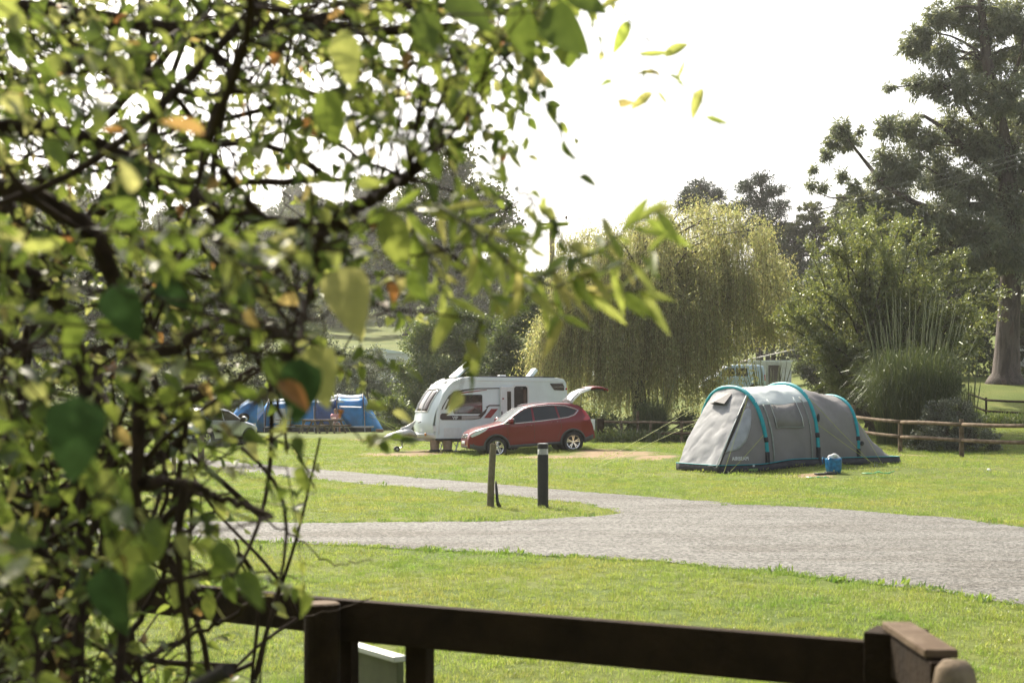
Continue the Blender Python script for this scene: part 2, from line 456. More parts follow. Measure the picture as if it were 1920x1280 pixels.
P = lawn_points(31, 66, 11, rg); scatter('grass', P, rg.uniform(.5, 1.3, len(P)), tf, 3, kind='stuff', label='grass of the pitch beyond the track')
# ragged taller grass and weeds along the road edges
WEED = leafmat('edge_weeds', [(.05, .11, .02), (.09, .16, .03), (.14, .19, .04)], trans=.45)
tw = [blade_tuft('weed', 22, .08, .05, .012, 40 + s, WEED) for s in range(3)]
E = []
for ip, poly in enumerate(ROADS):
    for p in poly:
        if inside(RP[1 - ip], p[:1], p[1:2])[0]: continue
        if 6 < p[1] < 45 and abs(p[0]) < .42 * p[1]:
            for k in range(4 if p[1] < 20 else 1):
                q = p + rg.normal(size=2) * .07
                if rg.uniform() < .5: E.append((q[0], q[1], h(*q)))
g = np.array(E); scatter('edge_weeds', g, rg.uniform(.35, 1.1, len(g)) * np.where(rg.uniform(size=len(g)) < .06, 1.6, .7), tw, 4, kind='stuff', label='ragged grass and weeds along the gravel edge')
def pebble(seed):
    rng = np.random.default_rng(seed); bm = bmesh.new(); bmesh.ops.create_icosphere(bm, subdivisions=1, radius=.012)
    for v in bm.verts: v.co = Vector((v.co.x * 1.2, v.co.y, v.co.z * .6)) * rng.uniform(.75, 1.2)
    me = bpy.data.meshes.new('pebble'); bm.to_mesh(me); bm.free()
    me.materials.append(pmat('pebble', (.3, .28, .25), .8, var=.4)); return bpy.data.objects.new('pebble', me)
n = 16000; D = np.sqrt(rg.uniform(11 ** 2, 27 ** 2, n)); X = rg.uniform(-.4, .4, n) * D; k = ~off_road(X, D)
P = np.stack([X, D, np.zeros(n) + .012], 1)[k]
scatter('gravel', P, rg.uniform(.4, 1.3, len(P)), [pebble(1), pebble(2)], 6, tilt=.3, kind='stuff', label='loose stones on the gravel road')
# ================================================================== VEGETATION
BARK = pmat('bark', (.05, .038, .028), .9, var=.35, scale=6, bump=.8, bscale=25)
BARK_D = pmat('dark_bark', (.02, .014, .010), .9, var=.35, scale=20, bump=.6, bscale=60)
def curve_pts(a, b, n, wob, rng, sag=0):
    a = np.array(a, float); b = np.array(b, float); L = np.linalg.norm(b - a); out = []
    o1, o2 = rng.normal(size=3) * wob * L, rng.normal(size=3) * wob * L
    for i in range(n):
        t = i / (n - 1); w = math.sin(math.pi * t)
        p = a + (b - a) * t + o1 * w + o2 * math.sin(2 * math.pi * t) * .5; p[2] += sag * w * L
        out.append(p)
    return out
def crown_points(lobes, n, rng, sub=.30, per=1.0, shell=(.45, 1.0), flat=1.0):
    """lobes: (x,y,z,r[,ry]) -> leaf root points, outward directions, subclump centres"""
    w = np.array([l[3] ** 2 for l in lobes]); w = w / w.sum()
    P = []; Dr = []; C = []
    for l, ww in zip(lobes, w):
        c = np.array(l[:3]); r = l[3]; k = max(5, int(28 * per)); m = int(n * ww)
        d = nrm(rng.normal(size=(k, 3))); rr = r * rng.uniform(shell[0], shell[1], (k, 1)) * (1 - sub * .5)
        sc = c + d * rr * np.array([1, 1, flat])
        C.append((c, sc))
        idx = rng.integers(0, k, m); srad = r * sub * rng.uniform(.6, 1.3, k)
        g = nrm(rng.normal(size=(m, 3))) * (rng.uniform(size=(m, 1)) ** .5)
        p = sc[idx] + g * srad[idx][:, None] * np.array([1, 1, .75])
        P.append(p); Dr.append(nrm(p - c) + rng.normal(size=(m, 3)) * .8)
    return np.concatenate(P), np.concatenate(Dr), C
def tree_parts(root, lobes, trunk, tr, n, Ls, Ws, lmat, bmat, rng, sub=.3, per=1., droop=0, flat=1., twig=.012, shell=(.45, 1.), stuff=False, limb_from=.45, tw_every=2):
    """trunk: list of points, tr: radii"""
    P, Dr, C = crown_points(lobes, n, rng, sub, per, shell, flat)
    Dr[:, 2] -= droop
    mb = MB(); tp = [Vector(t) for t in trunk]
    mb.tube(tp, tr, 12)
    # root flare is in the radii; limbs from the trunk to each lobe, twigs to the clumps
    z0, z1 = tp[0].z, tp[-1].z
    for c, sc in C:
        # nearest trunk point below the lobe
        cand = [i for i in range(len(tp)) if (tp[i].z - z0) >= limb_from * (z1 - z0) * .8 and tp[i].z <= c[2] + .3] or [len(tp) - 1]
        j = min(cand, key=lambda i: (Vector(c) - tp[i]).length)
        r0 = tr[j] * .45
        lp = curve_pts(tp[j], c, 7, .07, rng, sag=.05)
        mb.tube(lp, [r0 * (1 - .72 * i / 6) + twig for i in range(7)], 6)
        for q in sc[::tw_every]:
            mb.tube(curve_pts(lp[rng.integers(3, 7)], q, 4, .1, rng), [r0 * .22 + twig, r0 * .15 + twig * .7, r0 * .08 + twig * .6, twig * .4], 4, cap=False)
    mb.build('trunk', bmat, root, smooth=True, fix=False)
    L = rng.uniform(Ls[0], Ls[1], len(P)); W = L * rng.uniform(Ws[0], Ws[1], len(P))
    link_mesh('crown', quad_mesh('crown', leaf_quads(P, Dr, L, W, rng)), root, lmat)
def plob(lobes, D, base, rng, dep=.6):
    """lobes given as (px, py, r_px[, dD]) at distance D -> local to base"""
    out = []
    for l in lobes:
        dd = l[3] if len(l) > 3 else rng.uniform(-dep, dep) * l[2] / F * D
        p = px(l[0], l[1], D + dd) - base
        out.append((p.x, p.y, p.z, l[2] / F * D))
    return out
def ptree(name, label, cat, D, bx, lobes, top, r0, n, Ls, Ws, lmat, bmat=BARK, seed=0, group=None, lean=0, dep=.6, **kw):
    rng = np.random.default_rng(seed); base = on(bx, D); root = thing(name, label, cat, base, group=group)
    lb = plob(lobes, D, base, rng, dep)
    tp = px(top[0], top[1], D) - base
    pts = curve_pts((0, 0, -.15), tp, 8, .03, rng)
    pts[0][:2] = 0
    rad = [r0 * (1.35 if i == 0 else 1 - .8 * i / 7) for i in range(8)]
    tree_parts(root, lb, pts, rad, n, Ls, Ws, lmat, bmat, rng, **kw)
    return root

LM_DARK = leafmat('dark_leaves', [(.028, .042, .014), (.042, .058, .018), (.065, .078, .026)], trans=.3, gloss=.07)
LM_OAK = leafmat('oak_leaves', [(.035, .05, .016), (.055, .07, .02), (.085, .09, .028)], trans=.38, gloss=.05)
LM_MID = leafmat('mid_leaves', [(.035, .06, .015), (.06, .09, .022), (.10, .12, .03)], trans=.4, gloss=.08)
LM_ELM = leafmat('elm_leaves', [(.06, .085, .022), (.10, .125, .035), (.16, .17, .06)], trans=.45, gloss=.10, rough=.4)
LM_WIL = leafmat('willow_leaves', [(.16, .185, .06), (.23, .245, .08), (.31, .30, .105), (.42, .37, .15)], tcols=[(.32, .37, .11), (.42, .44, .13), (.52, .50, .17), (.60, .53, .22)], trans=.5, gloss=.08)
LM_EUC = leafmat('gum_leaves', [(.075, .10, .06), (.105, .13, .08), (.16, .175, .11), (.13, .15, .10)], trans=.42, gloss=.08)
LM_PINE = leafmat('pine_needles', [(.022, .034, .022), (.035, .05, .03)], trans=.2, gloss=.05)
LM_SIL = leafmat('silver_leaves', [(.025, .04, .02), (.05, .065, .04), (.09, .10, .075), (.22, .23, .19)], trans=.25, gloss=.09, rough=.35)
LM_PAM = leafmat('pampas_blades', [(.035, .055, .018), (.06, .085, .028), (.11, .13, .05)], trans=.35, gloss=.05, rough=.3)
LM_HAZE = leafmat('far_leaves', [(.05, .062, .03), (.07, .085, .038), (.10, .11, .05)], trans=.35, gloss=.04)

# ---- wooded hillside: three kinds, copied
def proto(name, label, group, hgt, wid, n, lmat, seed, leaf=.42):
    rng = np.random.default_rng(seed); root = thing(name, label, 'tree', group=group)
    lobes = []
    for k in range(11):
        a = rng.uniform(0, 6.28); t = rng.uniform(0, 1); zz = hgt * (.28 + .55 * t)
        rr = wid * .5 * (1 - abs(t - .4) * .9) * rng.uniform(.3, .75)
        lobes.append((rr * math.cos(a), rr * math.sin(a), zz, wid * rng.uniform(.2, .3)))
    lobes.append((0, 0, hgt * .86, wid * .2)); lobes.append((0, 0, hgt * .5, wid * .34))
    pts = curve_pts((0, 0, -.3), (0, 0, hgt * .85), 7, .02, rng)
    tree_parts(root, lobes, pts, [.35 * (1 - .8 * i / 6) for i in range(7)], n, (leaf * .7, leaf * 1.3), (.6, .9), lmat, BARK, rng, sub=.38, per=.7, twig=.03, tw_every=4)
    return root
GR = 'trees of the wooded hillside'
protos = [proto('hillside_tree', 'dark broadleaf tree in the wood on the left hillside', GR, 15, 12, 11000, LM_HAZE, 1),
          proto('hillside_tree', 'dark broadleaf tree in the wood on the left hillside', GR, 17, 10, 11000, LM_OAK, 2),
          proto('hillside_tree', 'dark broadleaf tree in the wood on the left hillside', GR, 12, 13, 11000, LM_DARK, 3)]
rf = np.random.default_rng(77)
spots = []
for D, x0, x1, st in ((228, -150, 960, 95), (262, -200, 1010, 100), (305, -200, 1060, 85), (345, -200, 1130, 100)):
    x = x0
    while x < x1:
        spots.append((x + rf.uniform(-20, 20), D + rf.uniform(-8, 8), rf.uniform(.85, 1.2))); x += st * rf.uniform(.85, 1.2)
for x in (1020, 1085, 1150, 1210, 1290, 1360, 1440, 1560, 1640): spots.append((x, 190 + rf.uniform(-10, 10), rf.uniform(.9, 1.15)))
for x in (300, 350, 405, 450, 500, 550, 600, 640, 775, 830, 885, 940, 1000): spots.append((x, 212 + rf.uniform(-6, 6), rf.uniform(.6, .85)))
for x, D_ in ((1500, 128), (1545, 118), (1590, 124), (1450, 140), (1400, 150), (1630, 118)): spots.append((x, D_, rf.uniform(.7, .85)))
for x in (1660, 1720, 1790, 1850, 1920, 1980): spots.append((x, 125 + rf.uniform(-8, 8), rf.uniform(.8, 1.05)))
used = [0, 0, 0]
def place(k, loc, s, label=None, group=None):
    o = protos[k] if not used[k] else copy_tree(protos[k]); used[k] = 1
    o.location = loc; o.rotation_euler.z = rf.uniform(0, 6.28); o.scale = (s, s, s * rf.uniform(.9, 1.12))
    if label: o['label'] = label
    if group: o['group'] = group
    return o
for i, (x, D, s) in enumerate(spots):
    k = i % 3
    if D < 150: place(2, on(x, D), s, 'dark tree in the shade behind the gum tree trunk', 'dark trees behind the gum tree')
    elif x > 1000 and D < 215: place(k, on(x, D), s * .85, 'distant tree top just above the weeping willow crown', 'distant trees behind the willow')
    else: place(k, on(x, D), s)
# darker trees on the left between the pitch and the field, seen through the leaves
for (x, D, s) in ((-40, 118, .8), (70, 112, .8), (180, 120, .85), (290, 115, .7), (390, 122, .72), (480, 128, .6), (560, 140, .62), (130, 150, .9), (330, 160, .9), (500, 170, .7)):
    place(2 if x % 20 else 1, on(x, D), s, 'dark tree on the far left seen between the blurred leaves', 'dark trees behind the blurred leaves')

# ---- big rounded oak on the skyline
ptree('oak_tree', 'large rounded oak tree on the skyline left of the utility pole', 'tree', 165, 860,
      [(850, 335, 62), (905, 380, 60), (800, 385, 58), (930, 440, 52), (868, 440, 70), (775, 460, 62), (945, 500, 42), (830, 520, 55), (750, 520, 50), (700, 500, 50), (900, 530, 50), (965, 560, 38), (740, 430, 40)],
      (860, 380), .6, 34000, (.28, .5), (.6, .9), LM_OAK, seed=12, sub=.34, per=1.4, twig=.035, shell=(.2, 1.15))
ptree('field_tree', 'low dark tree at the edge of the sloping field', 'tree', 190, 760,
      [(720, 575, 42), (780, 570, 45), (840, 560, 45), (670, 560, 40), (900, 585, 40), (620, 570, 45)], (770, 560), .4, 12000, (.3, .5), (.6, .9), LM_DARK, seed=13)
# ---- hedge shrubs behind the caravan
def shrub(label, D, bx, lobes, n, mat, seed, Ls=(.10, .18), name='hedge_shrub', group=None, per=1.5, sub=.36):
    return ptree(name, label, 'shrub', D, bx, lobes, (lobes[0][0], lobes[0][1]), .09, n, Ls, (.45, .7), mat, seed=seed, group=group, sub=sub, per=per, twig=.01, limb_from=.1, shell=(.25, 1.0))
shrub('tall dark green shrub behind the front end of the white caravan', 76, 820, [(800, 640, 58), (850, 605, 55), (880, 660, 60), (820, 720, 62), (770, 700, 45), (880, 745, 60), (915, 610, 36), (770, 760, 45)], 34000, LM_MID, 21)
shrub('rounded green shrub between the caravan roof and the willow', 73, 955, [(945, 640, 48), (975, 595, 38), (1000, 570, 28), (985, 680, 50), (930, 700, 48), (1010, 730, 50), (955, 760, 50), (1060, 775, 40)], 27000, LM_MID, 22)
shrub('shrub with silvery leaves behind the end of the blue tent', 93, 690, [(690, 700, 45), (730, 730, 45), (655, 680, 38), (660, 760, 55), (720, 780, 50), (640, 720, 40), (625, 665, 26), (705, 668, 26), (745, 690, 26), (762, 720, 26)], 26000, leafmat('dusty_leaves', [(.04, .06, .025), (.08, .10, .05), (.16, .18, .12)], trans=.35, gloss=.12), 23, Ls=(.1, .17))
shrub('dark shrub directly behind the large blue tent', 95, 560, [(560, 700, 50), (600, 640, 40), (520, 740, 60), (590, 760, 55), (480, 700, 50), (430, 740, 55), (560, 620, 36)], 20000, LM_DARK, 24, Ls=(.1, .18))
shrub('dark hedge behind the silver car', 90, 330, [(380, 740, 50), (310, 720, 60), (240, 740, 60), (160, 720, 60), (70, 740, 70), (-20, 720, 70), (340, 670, 50), (200, 660, 50)], 20000, LM_DARK, 25, Ls=(.1, .18))
shrub('low dark hedge filling the gap behind the caravan', 68, 900, [(770, 790, 30), (740, 770, 34), (830, 800, 26), (900, 790, 34), (980, 800, 34), (1060, 800, 30), (1110, 790, 28)], 12000, LM_MID, 26)
shrub('young leafy shrubs under the willow behind the rail fence', 62, 1190, [(1140, 790, 26), (1180, 800, 24), (1240, 800, 22), (1290, 790, 24), (1100, 800, 22), (1330, 790, 24)], 9000, LM_MID, 27, Ls=(.06, .1))

# ---- pines
def pine(label, D, bx, pads, top, n, seed):
    ptree('pine_tree', label, 'tree', D, bx, pads, top, .35, n, (.25, .5), (.14, .28), LM_PINE, seed=seed, sub=.5, per=1.2, flat=.75, shell=(.1, 1.3), twig=.03, dep=.9, limb_from=.3)
pine('lower of two distant pines above the willow, rounded top', 140, 1312, [(1315, 350, 22), (1290, 368, 20), (1338, 368, 22), (1312, 385, 30), (1355, 390, 16), (1275, 388, 14)], (1313, 345), 6500, 31)
pine('taller spreading pine on the skyline right of the willow top', 135, 1425, [(1425, 335, 20), (1400, 352, 22), (1450, 358, 22), (1425, 378, 28), (1390, 388, 22), (1462, 392, 20), (1420, 415, 34), (1465, 430, 24), (1445, 460, 34), (1480, 485, 26), (1400, 440, 30)], (1428, 330), 15000, 32)
ptree('ash_tree', 'hazy open crowned tree between the pine and the gum tree', 'tree', 130, 1530, [(1520, 400, 26), (1495, 430, 30), (1540, 440, 32), (1505, 480, 34), (1570, 415, 26), (1550, 490, 36), (1600, 430, 32), (1620, 480, 36), (1462, 450, 30), (1590, 385, 28), (1640, 400, 32), (1470, 500, 36)], (1525, 395), .3, 20000, (.18, .32), (.6, .8), LM_HAZE, seed=33, twig=.03)

# ---- weeping willow
def willow():
    rng = np.random.default_rng(41); D = 64; base = on(1200, D)
    root = thing('weeping_willow', 'big golden weeping willow hanging over the rail fence', 'tree', base)
    S = D / F; q = lambda x, y, dd=0: np.array(px(x, y, D + dd) - base)
    mb = MB()
    tp = [(0, 0, -.1), (.05, 0, .9), (-.1, .1, 2.2), q(1195, 620), q(1210, 540)]
    mb.tube(tp, [.5, .36, .32, .28, .22], 12)
    tips = []
    env = [(1010, 610, 90), (1040, 520, 100), (1080, 450, 110), (1130, 440, 150), (1190, 430, 170), (1250, 405, 190), (1320, 395, 190), (1380, 400, 170), (1420, 440, 130), (1450, 500, 100), (1480, 560, 70), (1440, 600, 80), (1100, 550, 60), (1300, 500, 120), (1200, 520, 100), (1380, 520, 120), (1250, 600, 100), (1350, 610, 90), (1060, 640, 70), (1150, 620, 60), (1015, 660, 60), (1040, 600, 110), (1100, 600, 120), (1290, 560, 150), (1160, 520, 150), (1340, 450, 150), (1230, 460, 170), (1200, 590, 230), (1165, 630, 210), (1240, 640, 210), (1300, 630, 160)]
    for (x, y, dpx) in env:
        for k in range(3):
            e = q(x + rng.uniform(-18, 18), y + rng.uniform(-12, 18), rng.uniform(-1, 1) * dpx * S * .8)
            lp = curve_pts(tp[3] if k else tp[4], e, 7, .06, rng, sag=.22)
            mb.tube(lp, [.09, .065, .048, .034, .024, .016, .008], 5, cap=False)
            for i in range(2, 7): tips.append(lp[i])
            tips.append(e); tips.append(e)
    mb.build('trunk', BARK, root, smooth=True, fix=False)
    tips = np.array(tips)
    V = []; st = MB(); ns = 5600
    for s in range(ns):
        t = tips[rng.integers(len(tips))] + rng.normal(size=3) * np.array([.22, .30, .22])
        Lh = rng.uniform(.8, 3.6) if rng.uniform() < .62 else rng.uniform(2.8, 7.5)
        zmin = rng.uniform(.15, 1.3) + (abs(t[0]) / 6) ** 2 * rng.uniform(0, 3.0) + (.7 * math.sin(t[0] * 2.1 + t[1]) ** 2)
        if t[0] > 4.7: zmin = max(zmin, 3.7 + rng.uniform(0, .8))
        Lh = min(Lh, max(.5, t[2] - zmin))
        a = math.atan2(t[1], t[0]) + rng.normal() * .7; out = rng.uniform(.1, .75)
        m = 7; k = np.linspace(0, 1, m)[:, None]
        path = t + np.concatenate([np.cos(a) * out * np.sqrt(k), np.sin(a) * out * np.sqrt(k), .12 * np.sin(k * 3.0) - Lh * k ** 1.25], 1)
        path += rng.normal(size=3) * .06 * k ** 2
        if s % 2 == 0: st.tube(path, [.007] * 6 + [.003], 3, cap=False)
        nl = int(7 + Lh * 9); tt = rng.uniform(0, 1, nl)
        p = np.stack([np.interp(tt, k[:, 0], path[:, i]) for i in range(3)], 1) + rng.normal(size=(nl, 3)) * .025
        d = np.stack([rng.normal(size=nl) * .55, rng.normal(size=nl) * .55, -np.ones(nl) * .9], 1)
        V.append(leaf_quads(p, d, rng.uniform(.10, .18, nl), rng.uniform(.03, .055, nl), rng))
    for q_ in range(2):          # short leafy sprays round the arching shoots
        nl = 16000; t = tips[rng.integers(len(tips), size=nl)]; p = t + rng.normal(size=(nl, 3)) * np.array([.42, .42, .30]); p[:, 2] += .05
        p = p[np.linalg.norm(p - t, axis=1) < 1.1]; nl = len(p)
        d = np.stack([rng.normal(size=nl) * .6, rng.normal(size=nl) * .6, rng.normal(size=nl) * .5 - .5], 1)
        V.append(leaf_quads(p, d, rng.uniform(.10, .18, nl), rng.uniform(.03, .055, nl), rng))
    st.build('hanging_twigs', pmat('willow_twig', (.16, .12, .045), .8), root, fix=False, kind='stuff')
    V = np.concatenate(V); link_mesh('crown', quad_mesh('crown', V), root, LM_WIL)
willow()

# ---- feathery elm right of the willow
def elm():
    rng = np.random.default_rng(43); D = 57; base = on(1640, D)
    root = thing('elm_tree', 'wide feathery green tree between the willow and the gum tree', 'tree', base)
    q = lambda x, y, dd=0: np.array(px(x, y, D + dd) - base)
    mb = MB(); V = []
    ends = []
    for i in range(70):
        t = rng.uniform(0, 1); a = math.pi * (.05 + .9 * t)
        ex = 1655 + 205 * math.cos(a) * rng.uniform(.55, 1.0); ey = 700 - 300 * math.sin(a) ** .8 * rng.uniform(.45, 1.02)
        if ey > 610: ex = min(max(ex, 1535), 1830)
        ends.append((ex, ey))
    ends += [(x, y) for x, y in ((1560, 420), (1600, 405), (1640, 400), (1690, 420), (1740, 450), (1800, 480), (1840, 520), (1862, 560), (1520, 470), (1490, 540), (1485, 590), (1860, 600), (1540, 640), (1820, 660), (1560, 720), (1620, 700), (1700, 690), (1560, 735))]
    for (ex, ey) in ends:
        e = q(ex, ey, rng.uniform(-3.4, 3.0)); st = np.array((rng.uniform(-.4, .4), rng.uniform(-.4, .4), rng.uniform(.2, 1.4)))
        lp = np.array(curve_pts(st, e, 9, .05, rng, sag=.10))
        mb.tube(lp, [.06 * (1 - .85 * i / 8) + .008 for i in range(9)], 5, cap=False)
        for s in range(46):
            j = rng.uniform(2.0, 8); i0 = int(j); p0 = lp[i0] + (lp[min(8, i0 + 1)] - lp[i0]) * (j - i0)
            dirn = nrm(lp[min(8, i0 + 1)] - lp[i0 - 1]) + rng.normal(size=3) * .55; dirn[2] += .1; dirn = nrm(dirn)
            L = rng.uniform(.35, 1.0); m = 4
            tw = p0 + dirn * L * np.linspace(0, 1, m)[:, None] + np.outer(np.linspace(0, 1, m) ** 2, [0, 0, -.12])
            if s % 3 == 0: mb.tube(tw, [.008, .006, .004, .002], 3, cap=False)
            nl = 38; tt = rng.uniform(0, 1, nl)
            p = np.stack([np.interp(tt, np.linspace(0, 1, m), tw[:, i]) for i in range(3)], 1) + rng.normal(size=(nl, 3)) * .05
            V.append(leaf_quads(p, dirn + rng.normal(size=(nl, 3)) * .8, rng.uniform(.07, .13, nl), rng.uniform(.04, .075, nl), rng))
    mb.tube([(0, 0, -.1), (0, 0, .6), (.05, 0, 1.5)], [.28, .22, .14], 10)
    mb.build('trunk', BARK, root, smooth=True, fix=False)
    link_mesh('crown', quad_mesh('crown', np.concatenate(V)), root, LM_ELM)
elm()

# ---- huge gum tree
def gum():
    rng = np.random.default_rng(47); D = 76; base = on(1886, D)
    root = thing('gum_tree', 'towering gum tree with peeling pinkish trunk at the right edge', 'tree', base)
    q = lambda x, y, dd=0: np.array(px(x, y, D + dd) - base)
    main = [(0, 0, -.3), (0, 0, .25), q(1887, 700), q(1889, 640), q(1893, 560), q(1897, 480), q(1893, 380), q(1885, 290), q(1868, 200), q(1850, 110), q(1840, 20), q(1836, -80)]
    rad = [1.25, .95, .74, .62, .55, .52, .52, .44, .36, .28, .2, .1]
    gb, nt, out = newmat('gum_bark'); L = nt.links.new
    tc = nt.nodes.new('ShaderNodeTexCoord'); mp = N(nt, 'ShaderNodeMapping'); mp.inputs['Scale'].default_value = (1, 1, .22); L(tc.outputs['Object'], mp.inputs[0])
    n1 = N(nt, 'ShaderNodeTexNoise', Scale=2.6, Detail=8.0, Roughness=.7, Distortion=.6); L(mp.outputs[0], n1.inputs['Vector'])
    r1 = ramp(nt, [(.3, (.025, .017, .013)), (.45, (.05, .036, .028)), (.55, (.10, .08, .068)), (.62, (.065, .038, .028)), (.75, (.14, .12, .105))]); L(n1.outputs[0], r1.inputs[0])
    b = N(nt, 'ShaderNodeBsdfPrincipled', Roughness=.85); L(r1.outputs[0], b.inputs['Base Color'])
    bp = N(nt, 'ShaderNodeBump', Strength=.9, Distance=.12); L(n1.outputs[0], bp.inputs['Height']); L(bp.outputs[0], b.inputs['Normal']); L(b.outputs[0], out.inputs[0])
    mb = MB(); mb.tube(main, rad, 20)
    limbs = [([(1893, 400), (1820, 380), (1740, 395), (1660, 350), (1620, 300), (1590, 262)], .22), ([(1660, 350), (1610, 368), (1560, 372), (1530, 360)], .08), ([(1892, 340), (1830, 300), (1770, 240), (1720, 210), (1690, 250)], .2),
             ([(1885, 290), (1810, 200), (1770, 120), (1760, 60)], .18), ([(1896, 460), (1830, 470), (1760, 450), (1700, 430), (1640, 400)], .2), ([(1890, 525), (1865, 515), (1840, 500)], .22), ([(1888, 300), (1930, 240), (1960, 150)], .22), ([(1868, 200), (1910, 120), (1925, 40)], .16)]
    for pts, r in limbs:
        c = [q(x, y, rng.uniform(-1, 1) * .6 * i) for i, (x, y) in enumerate(pts)]
        c2 = resample(c, 12); mb.tube(c2, [r * (1 - .75 * i / 11) for i in range(12)], 8)
    lobes_px = [(1760, 35, 34), (1800, 20, 40), (1730, 60, 24), (1850, 60, 45), (1890, 30, 50), (1925, 90, 55), (1845, 120, 45), (1710, 85, 28), (1735, 95, 30), (1775, 110, 34), (1720, 160, 26), (1755, 165, 30), (1800, 165, 40), (1880, 180, 60), (1920, 220, 60),
                (1668, 165, 10), (1665, 240, 24), (1700, 245, 34), (1740, 270, 40), (1790, 240, 42), (1830, 260, 48), (1880, 290, 60), (1930, 330, 60), (1665, 300, 30), (1655, 335, 32), (1700, 320, 44), (1760, 330, 50), (1820, 350, 55), (1880, 400, 60),
                (1575, 240, 22), (1590, 262, 24), (1560, 270, 20), (1550, 292, 13), (1612, 245, 10), (1525, 318, 10), (1522, 348, 12), (1542, 352, 12), (1578, 330, 14), (1600, 350, 16),
                (1620, 375, 26), (1600, 395, 26), (1660, 380, 36), (1710, 400, 44), (1770, 410, 50), (1840, 450, 55), (1900, 480, 50), (1650, 420, 32), (1700, 450, 36), (1750, 470, 42), (1800, 500, 44), (1850, 505, 30), (1940, 430, 60), (1950, 540, 40), (1980, 260, 60), (1990, 380, 60)]
    lobes = plob(lobes_px, D, base, rng, 1.0)
    P, Dr, C = crown_points(lobes, 135000, rng, .34, 1.9, (.05, 1.22))
    for c, sc in C:
        j = min(range(5, len(main)), key=lambda i: np.linalg.norm(c - np.array(main[i])) + max(0, main[i][2] - c[2]) * 2)
        if np.linalg.norm(c - np.array(main[j])) < 6: mb.tube(curve_pts(main[j], c, 6, .08, rng, .05), [.11, .09, .07, .055, .045, .03], 5, cap=False)
        for k in sc[::3]: mb.tube(curve_pts(c, k, 4, .12, rng), [.035, .03, .02, .012], 4, cap=False)
    mb.build('trunk', gb, root, smooth=True, fix=False)
    Dr[:, 2] -= .8; n = len(P)
    link_mesh('crown', quad_mesh('crown', leaf_quads(P, Dr, rng.uniform(.18, .32, n), rng.uniform(.055, .10, n), rng)), root, LM_EUC)
gum()
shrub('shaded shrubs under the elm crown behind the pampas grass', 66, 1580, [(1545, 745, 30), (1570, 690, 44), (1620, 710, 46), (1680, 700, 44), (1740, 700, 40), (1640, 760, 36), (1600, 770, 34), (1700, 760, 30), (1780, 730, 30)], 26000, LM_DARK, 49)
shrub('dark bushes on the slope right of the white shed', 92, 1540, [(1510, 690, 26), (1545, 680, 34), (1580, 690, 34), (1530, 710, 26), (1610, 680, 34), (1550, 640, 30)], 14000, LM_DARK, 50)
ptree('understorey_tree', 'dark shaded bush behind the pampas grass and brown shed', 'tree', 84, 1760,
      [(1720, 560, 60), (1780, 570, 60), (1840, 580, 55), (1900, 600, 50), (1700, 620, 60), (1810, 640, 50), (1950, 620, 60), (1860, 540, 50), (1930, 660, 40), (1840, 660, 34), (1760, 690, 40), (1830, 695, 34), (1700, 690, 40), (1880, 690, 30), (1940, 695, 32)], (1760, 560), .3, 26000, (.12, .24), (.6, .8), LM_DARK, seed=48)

# ---- pampas, reeds, silver shrub
def pampas(label, D, x0, x1, top, n, seed, plumes=14, group=None, w=.016):
    rng = np.random.default_rng(seed); base = on((x0 + x1) / 2, D); root = thing('pampas_grass', label, 'pampas grass', base, group=group)
    hw = (x1 - x0) / 2 / F * D; Hh = CAMH - (top - HOR) / F * D - base.z; Q = []
    for i in range(n):
        a = rng.uniform(0, 6.28); rr = hw * .55 * math.sqrt(rng.uniform()); x0_, y0_ = rr * math.cos(a), rr * math.sin(a) * .6
        L = Hh * rng.uniform(.55, 1.05); out = rng.uniform(.15, .9) * hw * .7; t = rng.uniform(0, 6.28); dx, dy = math.cos(t), math.sin(t)
        upright = rng.uniform() < .3; L *= rng.uniform(.6, 1.0)
        k = np.linspace(0, 1, 8)
        if upright: L *= rng.uniform(.55, 1.0); zz = L * k ** .9 * (1 - .12 * k ** 3); ro = out * .7 * k ** 2
        else: zz = L * (1.75 * k - 1.05 * k ** 2.8) * .95; ro = out * (k ** 1.4) * 1.3
        c = np.stack([x0_ + dx * ro, y0_ + dy * ro, np.maximum(zz, .02)], 1)
        sd = np.array([-dy, dx, 0]) * .7 + np.array([0, 0, .3]) * rng.normal(); ww = w * (1 - k ** 3) * .5 + .001
        l = c - sd * ww[:, None]; r = c + sd * ww[:, None]
        for j in range(7): Q.append((l[j], r[j], r[j + 1], l[j + 1]))
    link_mesh('leaf_blades', quad_mesh('leaf_blades', np.array(Q)), root, LM_PAM, kind='stuff')
    for i in range(plumes):
        t = rng.uniform(-.9, .9); x = t * hw * .9; lean = t * hw * rng.uniform(.2, .9); hh = Hh * rng.uniform(.85, 1.25); mb = MB()
        p = [(x * .5, 0, 0), (x * .5 + lean * .4, 0, hh * .5), (x * .5 + lean, rng.uniform(-.3, .3), hh)]
        p = resample(p, 7); mb.tube(p, [.012, .011, .01, .010, .016, .020, .004], 5)
        mb.build('flower_stem', pmat('plume', (.09, .11, .045), .8, var=.3) if i == 0 else bpy.data.materials['plume'], root, fix=False, smooth=True)
    return root
pampas('large pampas grass clump behind the rear of the grey tent', 50, 1590, 1830, 600, 8500, 51, 55)
pampas('dark pampas clump under the weeping willow behind the rails', 60, 1175, 1270, 725, 2200, 52, 3)
pampas('sparse leaning pampas stalks above the silvery shrub', 49.5, 1770, 1850, 690, 500, 53, 10)
pampas('upright reed clump in front of the white shed', 70, 1385, 1500, 690, 1500, 54, 30)
